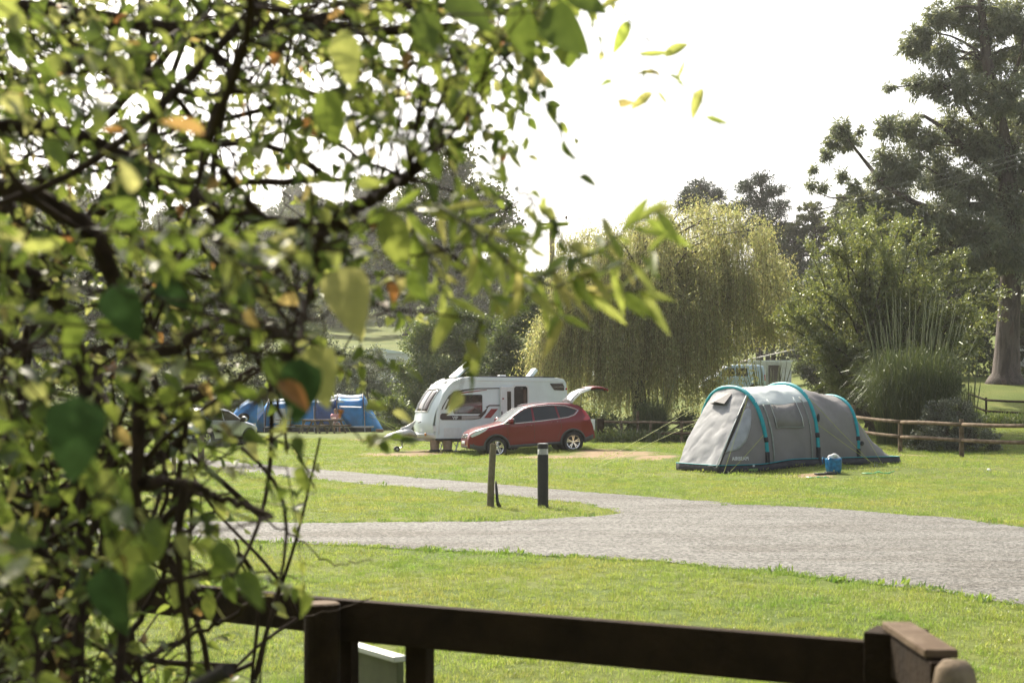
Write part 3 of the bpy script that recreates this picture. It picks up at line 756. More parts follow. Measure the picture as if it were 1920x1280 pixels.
ptree('silverberry_shrub', 'round silvery leaved shrub growing through the right rail fence', 'shrub', 47.6, 1795,
      [(1760, 770, 34), (1800, 775, 36), (1770, 815, 42), (1830, 815, 38), (1730, 825, 34), (1855, 832, 28), (1800, 835, 36), (1740, 790, 26)], (1790, 790), .07, 19000, (.05, .085), (.4, .55), LM_SIL, seed=55, sub=.3, twig=.008, limb_from=.05, per=1.2)
def weeds(label, D, x0, x1, top, n, seed):
    rng = np.random.default_rng(seed); Q = []
    x = rng.uniform(x0, x1, n); Dd = D + rng.uniform(-.7, .7, n); X = (x - CX) / F * Dd
    P = np.stack([X, Dd, H(X, Dd)], 1); hh = (CAMH - (top - HOR) / F * D - float(np.mean(P[:, 2]))) * rng.uniform(.3, 1, n)
    P[:, 2] += rng.uniform(0, 1, n) * hh * .8
    V = leaf_quads(P, np.stack([rng.normal(size=n) * .5, rng.normal(size=n) * .5, np.ones(n)], 1), rng.uniform(.08, .2, n), rng.uniform(.02, .05, n), rng)
    link_mesh('undergrowth', quad_mesh('undergrowth', V), None, LM_MID, kind='stuff', label=label)
weeds('rough grass and nettles along the foot of the rail fence', 57.5, 1110, 1340, 800, 9000, 61)
weeds('dry rough grass behind the silvery shrub', 60, 1780, 1960, 770, 6000, 62)
weeds('rough bank of weeds behind the blue tent', 86, 700, 800, 780, 7000, 63)
# ================================================================== MATERIALS FOR BUILT THINGS
WOOD = pmat('weathered_wood', (.085, .06, .04), .9, spec=.2, scale=6, bump=.6, bscale=30, col2=(.18, .135, .095))
WOOD_D = pmat('stained_wood', (.020, .012, .006), .9, spec=.12, var=.3, scale=6, bump=.6, bscale=40)
WOOD_G = pmat('mossy_wood', (.12, .105, .06), .9, var=.3, scale=9, bump=.6, bscale=40, col2=(.19, .16, .10))
WOOD_L = pmat('cut_wood', (.10, .075, .05), .9, spec=.15, col2=(.22, .17, .12), scale=14, bump=.4, bscale=50)
WHITE = pmat('white_gel_coat', (.68, .76, .78), .28, var=.04, scale=2, coat=.4)
WHITE2 = pmat('white_plastic', (.66, .68, .68), .4, var=.05)
BLACK = pmat('black_plastic', (.018, .018, .018), .5, var=.2)
RUBBER = pmat('tyre_rubber', (.015, .015, .015), .75, var=.3, bump=.3)
GLASS_D = pmat('tinted_glass', (.012, .015, .017), .05, var=.1, spec=.6)
GLASS_B = pmat('brown_tinted_window', (.045, .03, .022), .06, var=.5, scale=3, spec=.8, coat=1.)
CHROME = pmat('polished_alloy', (.75, .75, .74), .18, metal=1, var=.05)
STEEL = pmat('galvanised_steel', (.42, .43, .44), .4, metal=.8, var=.1)
RED = pmat('red_car_paint', (.175, .003, .010), .28, var=.05, scale=1, coat=.55, spec=.3)
SILVER = pmat('silver_car_paint', (.5, .54, .56), .3, metal=.6, var=.05, scale=1, coat=1.0)
WPAINT = pmat('white_car_paint', (.7, .72, .72), .35, var=.05, scale=1, coat=.8)

# ================================================================== RAIL FENCES (far)
def rail_fence(label, posts, hts, rails, rr, mat, group=None, cat='fence'):
    """posts: (px, D); rails: heights above ground"""
    P = [on(x, D) for x, D in posts]
    root = thing('rail_fence', label, cat, P[0], group=group)
    for i, (p, hh) in enumerate(zip(P, hts)):
        b = p - P[0]; r = rr[0]
        MB().tube([b + Vector((0, 0, -.2)), b + Vector((0, 0, hh * .5)), b + Vector((0, 0, hh - .02)), b + Vector((0, 0, hh))], [r, r * .97, r * .95, r * .8], 9).build('post', mat, root, smooth=False)
    for z in rails:
        for i in range(0, len(P) - 1):
            a = P[i] - P[0]; b = P[i + 1] - P[0]
            off = Vector((0, -rr[0] - rr[1] * .6, z))
            pts = [a.lerp(b, t) + off + Vector((0, 0, math.sin(i * 3 + t * 4) * .012)) for t in (-.0, .25, .5, .75, 1.0)]
            MB().tube(pts, [rr[1], rr[1] * 1.05, rr[1], rr[1] * .96, rr[1]], 9).build('rail', mat, root, smooth=True)
    return root
rail_fence('long round timber two rail fence behind the red car, under the willow', [(1122, 59), (1165, 58.5), (1196, 58), (1220, 57.5), (1278, 56.5), (1330, 55.5), (1400, 54), (1470, 52.5)], [1.0, .92, 1.3, .92, .92, .92, .92, .92], [.85, .42], (.06, .05), WOOD)
rail_fence('round timber two rail fence between the grey tent and the right edge', [(1560, 50), (1601, 49.5), (1688, 46.3), (1803, 43.6), (1930, 41.2), (2060, 39.5)], [1.0, 1.42, 1.02, 1.16, 1.08, 1.1], [1.0, .52], (.075, .06), WOOD)
rail_fence('short dark rail fence on the rise behind the silvery shrub', [(1816, 64), (1849, 62), (1960, 60)], [1.0, 1.05, 1.0], [.93, .45], (.05, .05), WOOD_D)
p = on(1126, 57.5)
o = MB().box((0, 0, .5), (.28, .22, 1.0)).build('gate_post', WOOD_D, None, bevel=.01, label='thick dark square post at the fence end behind the red car', category='post'); o.location = p
o = MB().box((0, 0, .75), (.16, .1, .5)).box((0, -.06, .75), (.12, .03, .4)).build('meter_box', WHITE2, None, bevel=.01, label='small white service box fixed to the dark fence end post', category='service box'); o.location = p + Vector((-.30, 0, -.02))
for (x, D, lab, hh, tl) in ((920, 23.25, None, 1.02, .02), ):
    pass
def marker_post(x, y, hh, r, lab, lean=0.0):
    g = G(x, y); root = thing('marker_post', lab, 'post', g)
    MB().tube([(0, 0, -.1), (lean * .3, 0, hh * .4), (lean, 0, hh)], [r * 1.08, r, r * .93], 12, cap=True).build('shaft', WOOD_G, root)
    MB().lathe([(.0001, .004), (r * .92, .004), (r * .92, 0)], 12, (lean, 0, hh)).build('cut_top', WOOD_L, root)
    return root
r_ = marker_post(919, 951, 1.01, .055, 'slim greenish timber post with a tap, left of the black bollard', .05)
mb = MB(); mb.tube([(.06, 0, 1.0), (.12, -.02, .99), (.15, -.02, .93)], .014, 8); mb.tube([(.12, -.02, 1.03), (.12, -.02, .99)], .012, 8); mb.tube([(.10, -.02, 1.035), (.15, -.02, 1.035)], .008, 6); mb.tube([(.15, -.02, .93), (.17, -.02, .9)], [.014, .02], 8)
mb.build('tap', STEEL, r_, smooth=True)
MB().tube([(.09, .02, .42), (.10, 0, .3), (.115, -.02, .1), (.15, -.02, 0)], [.012, .022, .024, .035], 8).build('pipe_sleeve', BLACK, r_, smooth=True)
marker_post(377, 870, .80, .09, 'stout timber post standing in front of the silver car')
marker_post(326, 891, .62, .05, 'short leaning stake left of the stout post')

def bollard():
    g = G(1018, 951); r = .0865; root = thing('bollard_light', 'black cylindrical bollard light with clear lens band by the road', 'bollard light', g)
    MB().lathe([(r + .012, 0), (r + .012, .012), (r, .014), (r, .835), (r - .006, .838), (.001, .838)], 32).build('column', BLACK, root, smooth=False)
    cl, nt, out = newmat('clear_lens'); b = N(nt, 'ShaderNodeBsdfPrincipled', Roughness=.12); b.inputs['Base Color'].default_value = (.80, .82, .78, 1); b.inputs['Transmission Weight'].default_value = .55; nt.links.new(b.outputs[0], out.inputs[0])
    mb = MB(); 
    for i in range(9): mb.lathe([(r - .006, .838 + i * .0102), (r - .001, .838 + i * .0102 + .005), (r - .006, .838 + (i + 1) * .0102)], 32)
    mb.build('lens', cl, root, smooth=False)
    MB().lathe([(.02, .838), (.035, .86), (.035, .9), (.06, .93)], 16).build('reflector', CHROME, root, smooth=True)
    MB().lathe([(.001, .931), (r, .931), (r, 1.0), (r - .004, 1.008), (.001, 1.01)], 32).build('cap', BLACK, root, smooth=False)
    MB().lathe([(.001, 1.0105), (r - .006, 1.0105), (r - .006, 1.015), (.001, 1.016)], 32).build('cap_plate', STEEL, root)
bollard()

# ================================================================== FRONT FENCE
CAPW = pmat('worn_cap_wood', (.08, .052, .03), .85, spec=.15, var=.3, scale=9, bump=.6, bscale=50, col2=(.15, .11, .075))
def front_fence():
    A = px(-260, 1000, 6.6); B = px(250, 1079, 5.56); C_ = px(618, 1112, 5.04); D_ = px(1625, 1191, 4.13)
    zt = .985
    for v in (A, B, C_, D_): v.z = zt
    root = thing('timber_fence', 'dark square sawn timber fence across the bottom of the picture', 'fence', (C_.x, C_.y, 0))
    o0 = Vector((C_.x, C_.y, 0)); n = (D_ - C_).normalized(); nn = Vector((-n.y, n.x, 0)); 
    mb = MB(); mb.beam(A - o0 - Vector((0, 0, .062)), C_ - o0 - Vector((0, 0, .062)), .05, .124); mb.build('rail', WOOD_D, root, bevel=.004)
    mb = MB(); mb.beam(C_ - o0 - Vector((0, 0, .071)), D_ - o0 - Vector((0, 0, .071)), .05, .142); mb.build('rail', WOOD_D, root, bevel=.004)
    mb = MB(); mb.beam(A - o0 - Vector((0, 0, .70)), C_ - o0 - Vector((0, 0, .70)), .05, .12); mb.build('rail', WOOD_D, root, bevel=.004)
    mb = MB(); mb.beam(C_ - o0 - Vector((0, 0, .78)), D_ - o0 - Vector((0, 0, .78)), .05, .12); mb.build('rail', WOOD_D, root, bevel=.004)
    ang = math.atan2(n.y, n.x); rot = Matrix.Rotation(ang, 3, 'Z')
    # round post in front of the rail joint
    pc = px(604, 1112, 4.93); pc.z = 0; pc -= o0
    MB().tube([pc + Vector((0, 0, -.3)), pc + Vector((0, 0, .5)), pc + Vector((0, 0, zt - .005))], [.066, .064, .062], 18).build('post', WOOD_D, root)
    MB().tube([pc + Vector((0, 0, zt - .005)), pc + Vector((0, 0, zt + .000))], [.061, .055], 18).build('cut_top', CAPW, root)
    for j, (xx, w_, d_, top) in enumerate(((646, .09, .05, zt - .10), (787, .085, .06, zt - .12))):
        c = px(xx, 1112, 5.06 if j == 0 else 4.98); c -= o0
        MB().box((c.x, c.y, top / 2 - .1), (w_, d_, top + .2), rot).build('upright', WOOD_D, root, bevel=.003)
    # corner post with sawn sloping top
    e = D_ - o0; rot2 = Matrix.Rotation(ang - R(38), 3, 'Z')
    c = e + n * .07 + Vector((.0, -.06, 0)); c.z = 0; zc = zt + .045
    MB().box((c.x, c.y, zc / 2 - .15), (.15, .15, zc + .3), Matrix.Rotation(ang, 3, 'Z')).build('corner_post', WOOD_D, root, bevel=.004)
    dirr = Vector((-.03, -1, 0)).normalized()
    a = c + Vector((0, 0, zc - .06)); b = a + dirr * .50 + Vector((0, 0, -.0))
    MB().beam(a + dirr * .076, b, .07, .12).build('return_rail', WOOD_D, root, bevel=.006)
    MB().beam(c + dirr * .0 + Vector((0, 0, zc + .014)), a + dirr * .47 + Vector((0, 0, .075)), .085, .022).build('cap_board', CAPW, root, bevel=.004)
    q = b + dirr * .09; q.z = 0
    zt2 = b.z + .09
    zt2 -= .015; prof = [(.0, zt2 + .010), (.03, zt2 + .004), (.045, zt2 - .014), (.052, zt2 - .05), (.055, -.3)]
    MB().lathe([(max(r, .001), z) for r, z in prof], 20, (q.x, q.y, 0)).build('round_post', WOOD_L, root, smooth=True)
    # litter bin panel beyond the rail
    g = px(705, 1216, 5.3); g.z = 0
    bt = thing('notice_board', 'grey green board with a pale slanted top edge behind the front fence', 'board', g, rz=R(-55))
    MB().box((0, 0, .37), (.36, .03, .74)).build('panel', pmat('grey_green_paint', (.10, .11, .06), .6, var=.2), bt, bevel=.003)
    MB().box((0, -.005, .75), (.37, .05, .022)).build('top_trim', WHITE2, bt, bevel=.004)
front_fence()

# ================================================================== GREY TENT
def tent():
    th = R(30); O = Vector((4.82, 33.2, 0)); a = Vector((math.cos(th), math.sin(th), 0)); b = Vector((-math.sin(th), math.cos(th), 0))
    O.z = h(O.x, O.y)
    root = thing('tunnel_tent', 'grey inflatable tunnel tent with three turquoise beams', 'tent', O, rz=th)
    zg = lambda u, v: h(*(O + a * u + b * v)[:2]) - O.z
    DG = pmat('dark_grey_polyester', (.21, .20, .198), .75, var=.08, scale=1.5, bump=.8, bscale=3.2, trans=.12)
    LG = pmat('pale_sunlit_polyester', (.74, .79, .78), .7, var=.06, scale=1.2, bump=.6, bscale=2.5, trans=.3)  # pale grey, lifted so the roof's sunlit brightness sits in the colour
    PG = pmat('porch_lit_polyester', (.34, .35, .37), .7, var=.10, scale=2.0, bump=.8, bscale=4, trans=.38)  # lighter than the sides: the sun on the porch is in the colour
    TQ = pmat('turquoise_sleeve', (.0, .34, .40), .5, var=.1, trans=.2)
    SK = pmat('black_mudskirt', (.022, .024, .03), .8, var=.3)
    MESH = pmat('pale_window_film', (.42, .45, .47), .35, var=.15, scale=4, trans=.35)
    GREYT = pmat('grey_piping', (.24, .27, .25), .7)
    def arch(u, v0, v1, H_, sh=.0, n=25, bulge=.35):
        """near foot (v0) to far foot (v1)"""
        out = []
        for i in range(n):
            t = math.pi * i / (n - 1); c, s = -math.cos(t), math.sin(t)
            e = .72
            v = (v0 + v1) / 2 + (v1 - v0) / 2 * math.copysign(abs(c) ** .85, c); z = H_ * abs(s) ** e
            out.append(Vector((u + sh * s, v, z)))
        g0, g1 = zg(u, v0), zg(u, v1)
        for i, p_ in enumerate(out): p_.z += g0 + (g1 - g0) * i / (n - 1)
        return out
    A1 = arch(1.58, .12, 2.75, 2.02, -.12); A2 = arch(3.12, .05, 2.75, 2.02, .0); A3 = arch(4.55, .18, 2.6, 1.72, .12)
    def mix(P, Q, t, sag):
        m = []
        for i, (p_, q_) in enumerate(zip(P, Q)):
            r_ = p_.lerp(q_, t); s = math.sin(math.pi * i / (len(P) - 1)); k = sag * math.sin(math.pi * t)
            c = Vector((r_.x, 1.4, 0)); r_ = r_ + Vector((0, (c.y - r_.y) * k * .8, -r_.z * k)) ; m.append(r_)
        return m
    def rows_between(P, Q, sag, n=9): return [mix(P, Q, t, sag) for t in np.linspace(0, 1, n)]
    rng = np.random.default_rng(8)
    def wr(rows, amp=.012):
        ph = rng.uniform(0, 6, 4)
        for i, r_ in enumerate(rows):
            for j, p_ in enumerate(r_):
                k = math.sin(math.pi * i / (len(rows) - 1))
                p_.y += amp * k * (math.sin(j * 1.1 + i * .9 + ph[0]) + .6 * math.sin(j * 2.3 - i * 1.7 + ph[1]))
                p_.z += amp * k * math.sin(j * .7 + i * 1.3 + ph[2])
        return rows
    t1 = bpy.data.textures.new('folds', 'CLOUDS'); t1.noise_scale = .55; t1.noise_depth = 1
    t2 = bpy.data.textures.new('creases', 'MARBLE'); t2.noise_scale = .35; t2.turbulence = 9; t2.marble_type = 'SHARP'
    def panel(name, rows, j0, j1, mat):
        o_ = MB().grid([r_[j0:j1 + 1] for r_ in rows]).build(name, mat, root, smooth=True, fix=False)
        md = o_.modifiers.new('sub', 'SUBSURF'); md.levels = 2; md.render_levels = 2; md.boundary_smooth = 'PRESERVE_CORNERS'
        for tx_, st_ in ((t1, .05), (t2, .018)):
            md = o_.modifiers.new('fold', 'DISPLACE'); md.texture = tx_; md.strength = st_; md.mid_level = .5; md.texture_coords = 'LOCAL'
        md = o_.modifiers.new('solid', 'SOLIDIFY'); md.thickness = .004; md.offset = 0
    R12 = wr(rows_between(A1, A2, .014), .02); R23 = wr(rows_between(A2, A3, .014), .024)
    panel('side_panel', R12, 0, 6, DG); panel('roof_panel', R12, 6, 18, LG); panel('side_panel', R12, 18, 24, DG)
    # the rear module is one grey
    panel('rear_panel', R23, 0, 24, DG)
    rear = [Vector((6.25 - .1 * abs(t - .5), .55 + 1.55 * t, .16 + zg(6.2, 1.2))) for t in np.linspace(0, 1, 25)]
    panel('end_panel', wr(rows_between(A3, rear, .05)), 0, 24, DG)
    # porch: door panel and triangular wing
    J = 8
    hem = [Vector((.0 + .12 * t - .0, .0 + 1.78 * t, .15 + zg(0, .9))) for t in np.linspace(0, 1, 25)]
    farc = hem[-1]
    rows = []
    door_top = A1[J:]; nJ = len(door_top)
    target = [hem[0].lerp(hem[-1], min(1, k / (nJ * .62))) if k < nJ * .62 else hem[-1].lerp(A1[-1], (k - nJ * .62) / (nJ * .38)) for k in range(nJ)]
    for t in np.linspace(0, 1, 13):
        rows.append([p_.lerp(q_, t) + Vector((-.06 * math.sin(math.pi * t), 0, .02 * math.sin(math.pi * t))) for p_, q_ in zip(door_top, target)])
    for i, r_ in enumerate(rows):
        k = i / 12
        for j, p_ in enumerate(r_): p_.x += .022 * k * math.sin(j * 2.2 + k) + .012 * k * math.sin(j * 4.3 + 2); 
    panel('porch_door', rows, 0, nJ - 1, PG)
    rows = [[p_.lerp(hem[0], t) for p_ in A1[:J + 1]] for t in np.linspace(0, 1, 9)]
    rows = [[p_ + Vector((0, 0, 0)) for p_ in r_] for r_ in rows]
    panel('porch_wing', rows, 0, J, DG)
    # wing window: a rounded triangle proud of the wing
    T0, T1, C0 = A1[J], A1[2], hem[0]
    nrmv = (T1 - T0).cross(C0 - T0).normalized(); nrmv = nrmv if nrmv.y < 0 else -nrmv
    w = []
    for (al, be) in ((.05, .10), (.05, .62), (.18, .70), (.45, .52), (.74, .18), (.70, .08), (.4, .05)):
        # al: from T0 towards C0, be: from T0 towards T1
        w.append(T0 + (C0 - T0) * al + (A1[max(0, J - int(round(be * J)))] - T0) * (1 - al) * 1.0 * 1)
    pts = [T0.lerp(C0, .06) + (T1 - T0) * .04, A1[6].lerp(C0, .10), A1[5].lerp(C0, .12), A1[4].lerp(C0, .16), A1[3].lerp(C0, .26), A1[2].lerp(C0, .42), A1[2].lerp(C0, .62), T0.lerp(C0, .80), T0.lerp(C0, .45)]
    def wing(t, j):
        j0 = int(j); p_ = A1[j0].lerp(A1[min(j0 + 1, J)], j - j0); return p_.lerp(hem[0], t) + nrmv * .02
    ww_ = []
    for t in np.linspace(.07, .80, 14):
        jl = float(np.interp(t, [.07, .12, .22, .38, .55, .68, .80], [7.2, 6.2, 4.8, 3.4, 3.0, 4.0, 7.2]))
        ww_.append([wing(t, jl + (7.6 - jl) * s_) for s_ in np.linspace(0, 1, 7)])
    MB().grid(ww_).build('wing_window', MESH, root, smooth=True, solid=.003, fix=False)
    MB().tube([A1[J] + nrmv * .01, A1[J].lerp(hem[0], .5) + nrmv * .03, hem[0] + nrmv * .01], .017, 6).build('door_zip', pmat('zip_black', (.03, .028, .02), .7), root, smooth=True)
    MB().tube([A1[J] + Vector((-.05, .02, .0)), A1[J].lerp(hem[0], .5) + Vector((-.06, .0, .02)), hem[0] + Vector((-.06, 0, 0))], .014, 6).build('door_piping', LG, root, smooth=True)
    # vent hood
    va, vb = A1[15], A1[9]
    c0 = A1[11].lerp(target[3], .04); c1 = A1[14].lerp(target[6], .04); e0 = A1[11].lerp(target[3], .22) + Vector((-.16, -.02, .02)); e1 = A1[14].lerp(target[6], .2) + Vector((-.14, .0, .02)); em = e0.lerp(e1, .5) + Vector((-.07, 0, .05))
    MB().add([c0, c1, e1, em, e0], [(0, 1, 3), (1, 2, 3), (0, 3, 4)]).build('vent_hood', DG, root, solid=.006)
    MB().add([e0 + Vector((.03, 0, 0)), em + Vector((.03, 0, -.02)), e1 + Vector((.03, 0, 0)), e1.lerp(e0, .5) + Vector((.13, 0, -.06))], [(0, 1, 3), (1, 2, 3)]).build('vent_mesh', BLACK, root, solid=.004)
    # beams
    for A, r_ in ((A1, .052), (A2, .046), (A3, .042)):
        cen = Vector((A[12].x, 1.4, .9)); out = [p_ + Vector((0, (p_.y - cen.y), (p_.z - cen.z))).normalized() * .008 for p_ in A]
        MB().tube(resample([tuple(p_) for p_ in out], 50), r_, 10).build('air_beam', TQ, root, smooth=True)
        for (i0, i1, rr_) in ((0, 2, .012), (3, 3.6, .008)):
            pp = resample([tuple(p_) for p_ in out], 97)
            MB().tube(pp[int(i0 * 4):int(i1 * 4) + 1], r_ + rr_, 10).build('beam_strap', SK, root, smooth=True)
        for i0 in (30, 34) if A is not A3 else ():
            p_ = Vector(resample([tuple(p_) for p_ in out], 97)[i0]); MB().ball(p_ + Vector((0, -r_, .01)), .014, 6).build('toggle', WHITE2, root, smooth=True)
    # piping tape lines beside the beams and the side window with its tapes
    def line_on(rows, ci, j0, j1, off=.014, r_=.012, name='piping', mat=GREYT):
        pts_ = [rows[ci][j] + Vector((0, -off * 1.2, off * .4)) for j in range(j0, j1 + 1)]
        MB().tube(pts_, r_, 5).build(name, mat, root, smooth=True)
    line_on(R12, 1, 0, 6, r_=.022); line_on(R12, 7, 0, 7, r_=.016)
    for ci in (2, 6): line_on(R12, ci, 3, 7, r_=.008, off=.02, mat=LG, name='window_tape')
    MB().tube([R12[i][3] + Vector((0, -.03, 0)) for i in range(2, 7)], .012, 6).build('window_hem', GREYT, root, smooth=True)
    MB().grid([[R12[i][j] + Vector((0, -.022, 0.004)) for j in (3, 4, 5, 6)] for i in range(2, 7)]).build('window_blind', pmat('blind_grey', (.16, .155, .155), .8, var=.25, scale=2, bump=.9, bscale=7), root, smooth=True, fix=False, solid=.004)
    # toggles bag
    MB().ball(A2[4] + Vector((.06, -.09, -.05)), .07, 8, (.5, .5, 1.5)).build('valve_pouch', SK, root, smooth=True)
    MB().ball(A3[2] + Vector((.06, -.08, -.12)), .07, 8, (.8, .5, .9)).build('valve_pouch', SK, root, smooth=True)
    # skirt with turquoise line
    base = [hem[-1], hem[0], A1[0], R12[4][0], A2[0], A3[0], rear[0], rear[-1]]
    path = [(.12, 1.80), (.0, -.02), (1.55, .06), (3.12, .0), (4.55, .12), (6.32, .50), (6.25, 2.15)]
    pp = resample(path, 60); rows = []
    rngs = np.random.default_rng(3)
    lo = [Vector((p_[0], p_[1] - (.05 if 5 < i < 50 else 0), zg(*p_) + .005)) for i, p_ in enumerate(pp)]
    hi = [Vector((p_[0], p_[1] + .02, zg(*p_) + .19)) for p_ in pp]
    for i in range(60): lo[i].y -= rngs.uniform(0, .03)
    MB().grid([lo, [l.lerp(q, .5) + Vector((0, rngs.normal() * .008, 0)) for l, q in zip(lo, hi)], hi]).build('mudskirt', SK, root, smooth=True, solid=.004, fix=False)
    MB().tube([q + Vector((0, -.012, .0)) for q in hi], .011, 6).build('turquoise_tape', TQ, root, smooth=True)
    k = [i for i in range(len(pp)) if pp[i][0] <= .6 or pp[i][1] > 1.5]
    text_obj('lettering', 'vango', .12, pmat('green_print', (.25, .45, .12), .6), root, (1.0, -.06, .045 + zg(1, 0)), (R(88), 0, R(2)))
    MB().ball((1.0, -.065, .165 + zg(1, 0)), .028, 6, (1.2, .2, .8)).build('emblem', WHITE2, root)
    text_obj('lettering', 'AIRBEAM', .13, WHITE2, root, (.62, -.045, .30), (R(80), 0, R(3)))
    # guy lines
    GUY = pmat('lime_guy_line', (.45, .5, .10), .6)
    def guy(p0, p1):
        p1 = Vector(p1); p1.z = zg(p1.x, p1.y) + .01
        MB().tube([p0, Vector(p0).lerp(p1, .5) - Vector((0, 0, .015)), p1], .0042, 5).build('guy_line', GUY, root)
        MB().tube([p1 + Vector((0, 0, .05)), p1 - Vector((0, 0, .05))], .008, 5).build('peg', STEEL, root)
    guy(A1[8] + Vector((-.05, -.05, 0)), (-.05, -.25, 0)); guy(A1[2] + Vector((-.1, -.05, .1)), (.05, -.30, 0))
    guy(A2[7] + Vector((0, -.06, 0)), (4.2, -.75, 0)); guy(A2[3] + Vector((0, -.08, 0)), (4.25, -.78, 0)); guy(A3[5] + Vector((0, -.05, 0)), (5.2, 0.0, 0))
    guy(A1[17], (-.9, 4.1, 0)); guy(A1[20], (-.75, 4.0, 0)); guy(A3[17], (5.5, 4.2, 0))
    return root
tent()
def blue_bag():
    g = G(1563, 887); root = thing('shopping_bag', 'bright blue bag stuffed with white towels beside the grey tent', 'bag', g + Vector((0, 0, 0)), rz=R(14))
    B = pmat('blue_bag_plastic', (.01, .16, .36), .3, var=.4, scale=10, bump=.5, bscale=14)
    rows = []
    rg_ = np.random.default_rng(2)
    for z, s in ((0, .86), (.10, .95), (.22, 1.0), (.30, 1.06), (.34, 1.02)):
        rows.append([Vector(((.17 * s) * math.copysign(abs(math.cos(t)) ** .5, math.cos(t)) + rg_.normal() * .008, .11 * s * math.copysign(abs(math.sin(t)) ** .5, math.sin(t)) + rg_.normal() * .006, z + rg_.normal() * .006)) for t in np.linspace(0, 2 * math.pi, 20, endpoint=False)])
    mb = MB(); mb.grid(rows, closed=True); mb.add([Vector((p_.x, p_.y, .004)) for p_ in rows[0]], [tuple(range(20))]); mb.build('sack', B, root, smooth=True, solid=.004)
    W_ = pmat('white_towel', (.7, .7, .68), .9, bump=.8, bscale=30)
    for (x, y, z, r_) in ((-.05, 0, .36, .09), (.06, .02, .37, .08), (.0, -.04, .40, .07), (.10, -.02, .34, .06)):
        MB().ball((x, y, z), r_, 7, (1.1, .9, .75)).build('towel', W_, root, smooth=True)
    for s in (-1, 1): MB().tube([(-.1 * s - .05, s * .11, .3), (-.2, s * .13, .36), (-.24, s * .1, .28), (-.2, s * .11, .2)], .009, 6).build('handle', B, root, smooth=True)
    o = MB().box((0, 0, .02), (.5, .16, .04)).box((.1, 0, .05), (.2, .12, .03)).build('dark_mat', BLACK, None, bevel=.01, label='flat dark mat lying on the grass left of the blue bag', category='mat'); o.location = G(1548, 890); o.rotation_euler.z = .3
blue_bag()
def scrap(lab, x, y, mat, s):
    m = MB(); rr_ = np.random.default_rng(int(x)); pts = [(i * .12 * s, rr_.normal() * .04, .02 + abs(rr_.normal()) * .02) for i in range(7)]
    m.tube(pts, [.008, .02, .012, .02, .01, .02, .008], 5)
    o = m.build('plastic_strip', mat, None, smooth=True, label=lab, category='scrap'); o.location = G(x, y)
LIME = pmat('lime_plastic', (.25, .65, .3), .4)
scrap('crumpled lime green strap lying on the grass before the tent', 1512, 897, LIME, .7)
scrap('pale green cord stretched on the grass right of the tent bag', 1617, 889, LIME, 1.0)
o = MB().ball((0, 0, .03), .045, 7).build('ball', WHITE2, None, smooth=True, label='small white ball on the grass below the right rail fence', category='ball'); o.location = G(1854, 884)
# ================================================================== VEHICLES
WSCR = pmat('sky_glare_windscreen', (.62, .64, .64), .06, metal=.6, var=.1)  # pale metallic colour stands in for bright sky glare on the glass
def wheel(parent, c, r, w, rim_r, side=-1, name='wheel', spokes=5):
    """axis along y; the outer face towards side*y"""
    e = bpy.data.objects.new(name, None); COL.objects.link(e); e.parent = parent; e.location = c
    s = side
    MB().lathe([(rim_r, -w / 2 * s), (r - .03, -w / 2 * s), (r, -w / 2 * .75 * s), (r, w / 2 * .75 * s), (r - .03, w / 2 * s), (rim_r + .01, w / 2 * s), (rim_r, w / 2 * .9 * s)], 36, axis='y').build('tyre', RUBBER, e, smooth=True)
    MB().lathe([(rim_r + .004, w / 2 * .95 * s), (rim_r - .018, w / 2 * .93 * s), (rim_r - .03, w / 2 * .5 * s), (rim_r - .04, -w / 2 * s)], 32, axis='y').build('rim', CHROME, e, smooth=True)
    MB().lathe([(.001, w * .12 * s), (rim_r - .02, w * .12 * s)], 24, axis='y').build('brake_disc', BLACK, e)
    mb = MB()
    for k in range(spokes):
        for dd in (-.17, .17):
            t = 2 * math.pi * k / spokes + .3
            a = Vector((math.cos(t + dd * .4) * .03, w / 2 * .80 * s, math.sin(t + dd * .4) * .03)); b_ = Vector((math.cos(t + dd) * (rim_r - .02), w / 2 * .88 * s, math.sin(t + dd) * (rim_r - .02)))
            mb.beam(a, b_, .034 if dd < 0 else .03, .022, up=(0, 1, 0))
    mb.lathe([(.001, w / 2 * .93 * s), (.04, w / 2 * .91 * s), (.05, w / 2 * .78 * s)], 14, axis='y')
    mb.build('spokes', CHROME, e, smooth=False)
    return e

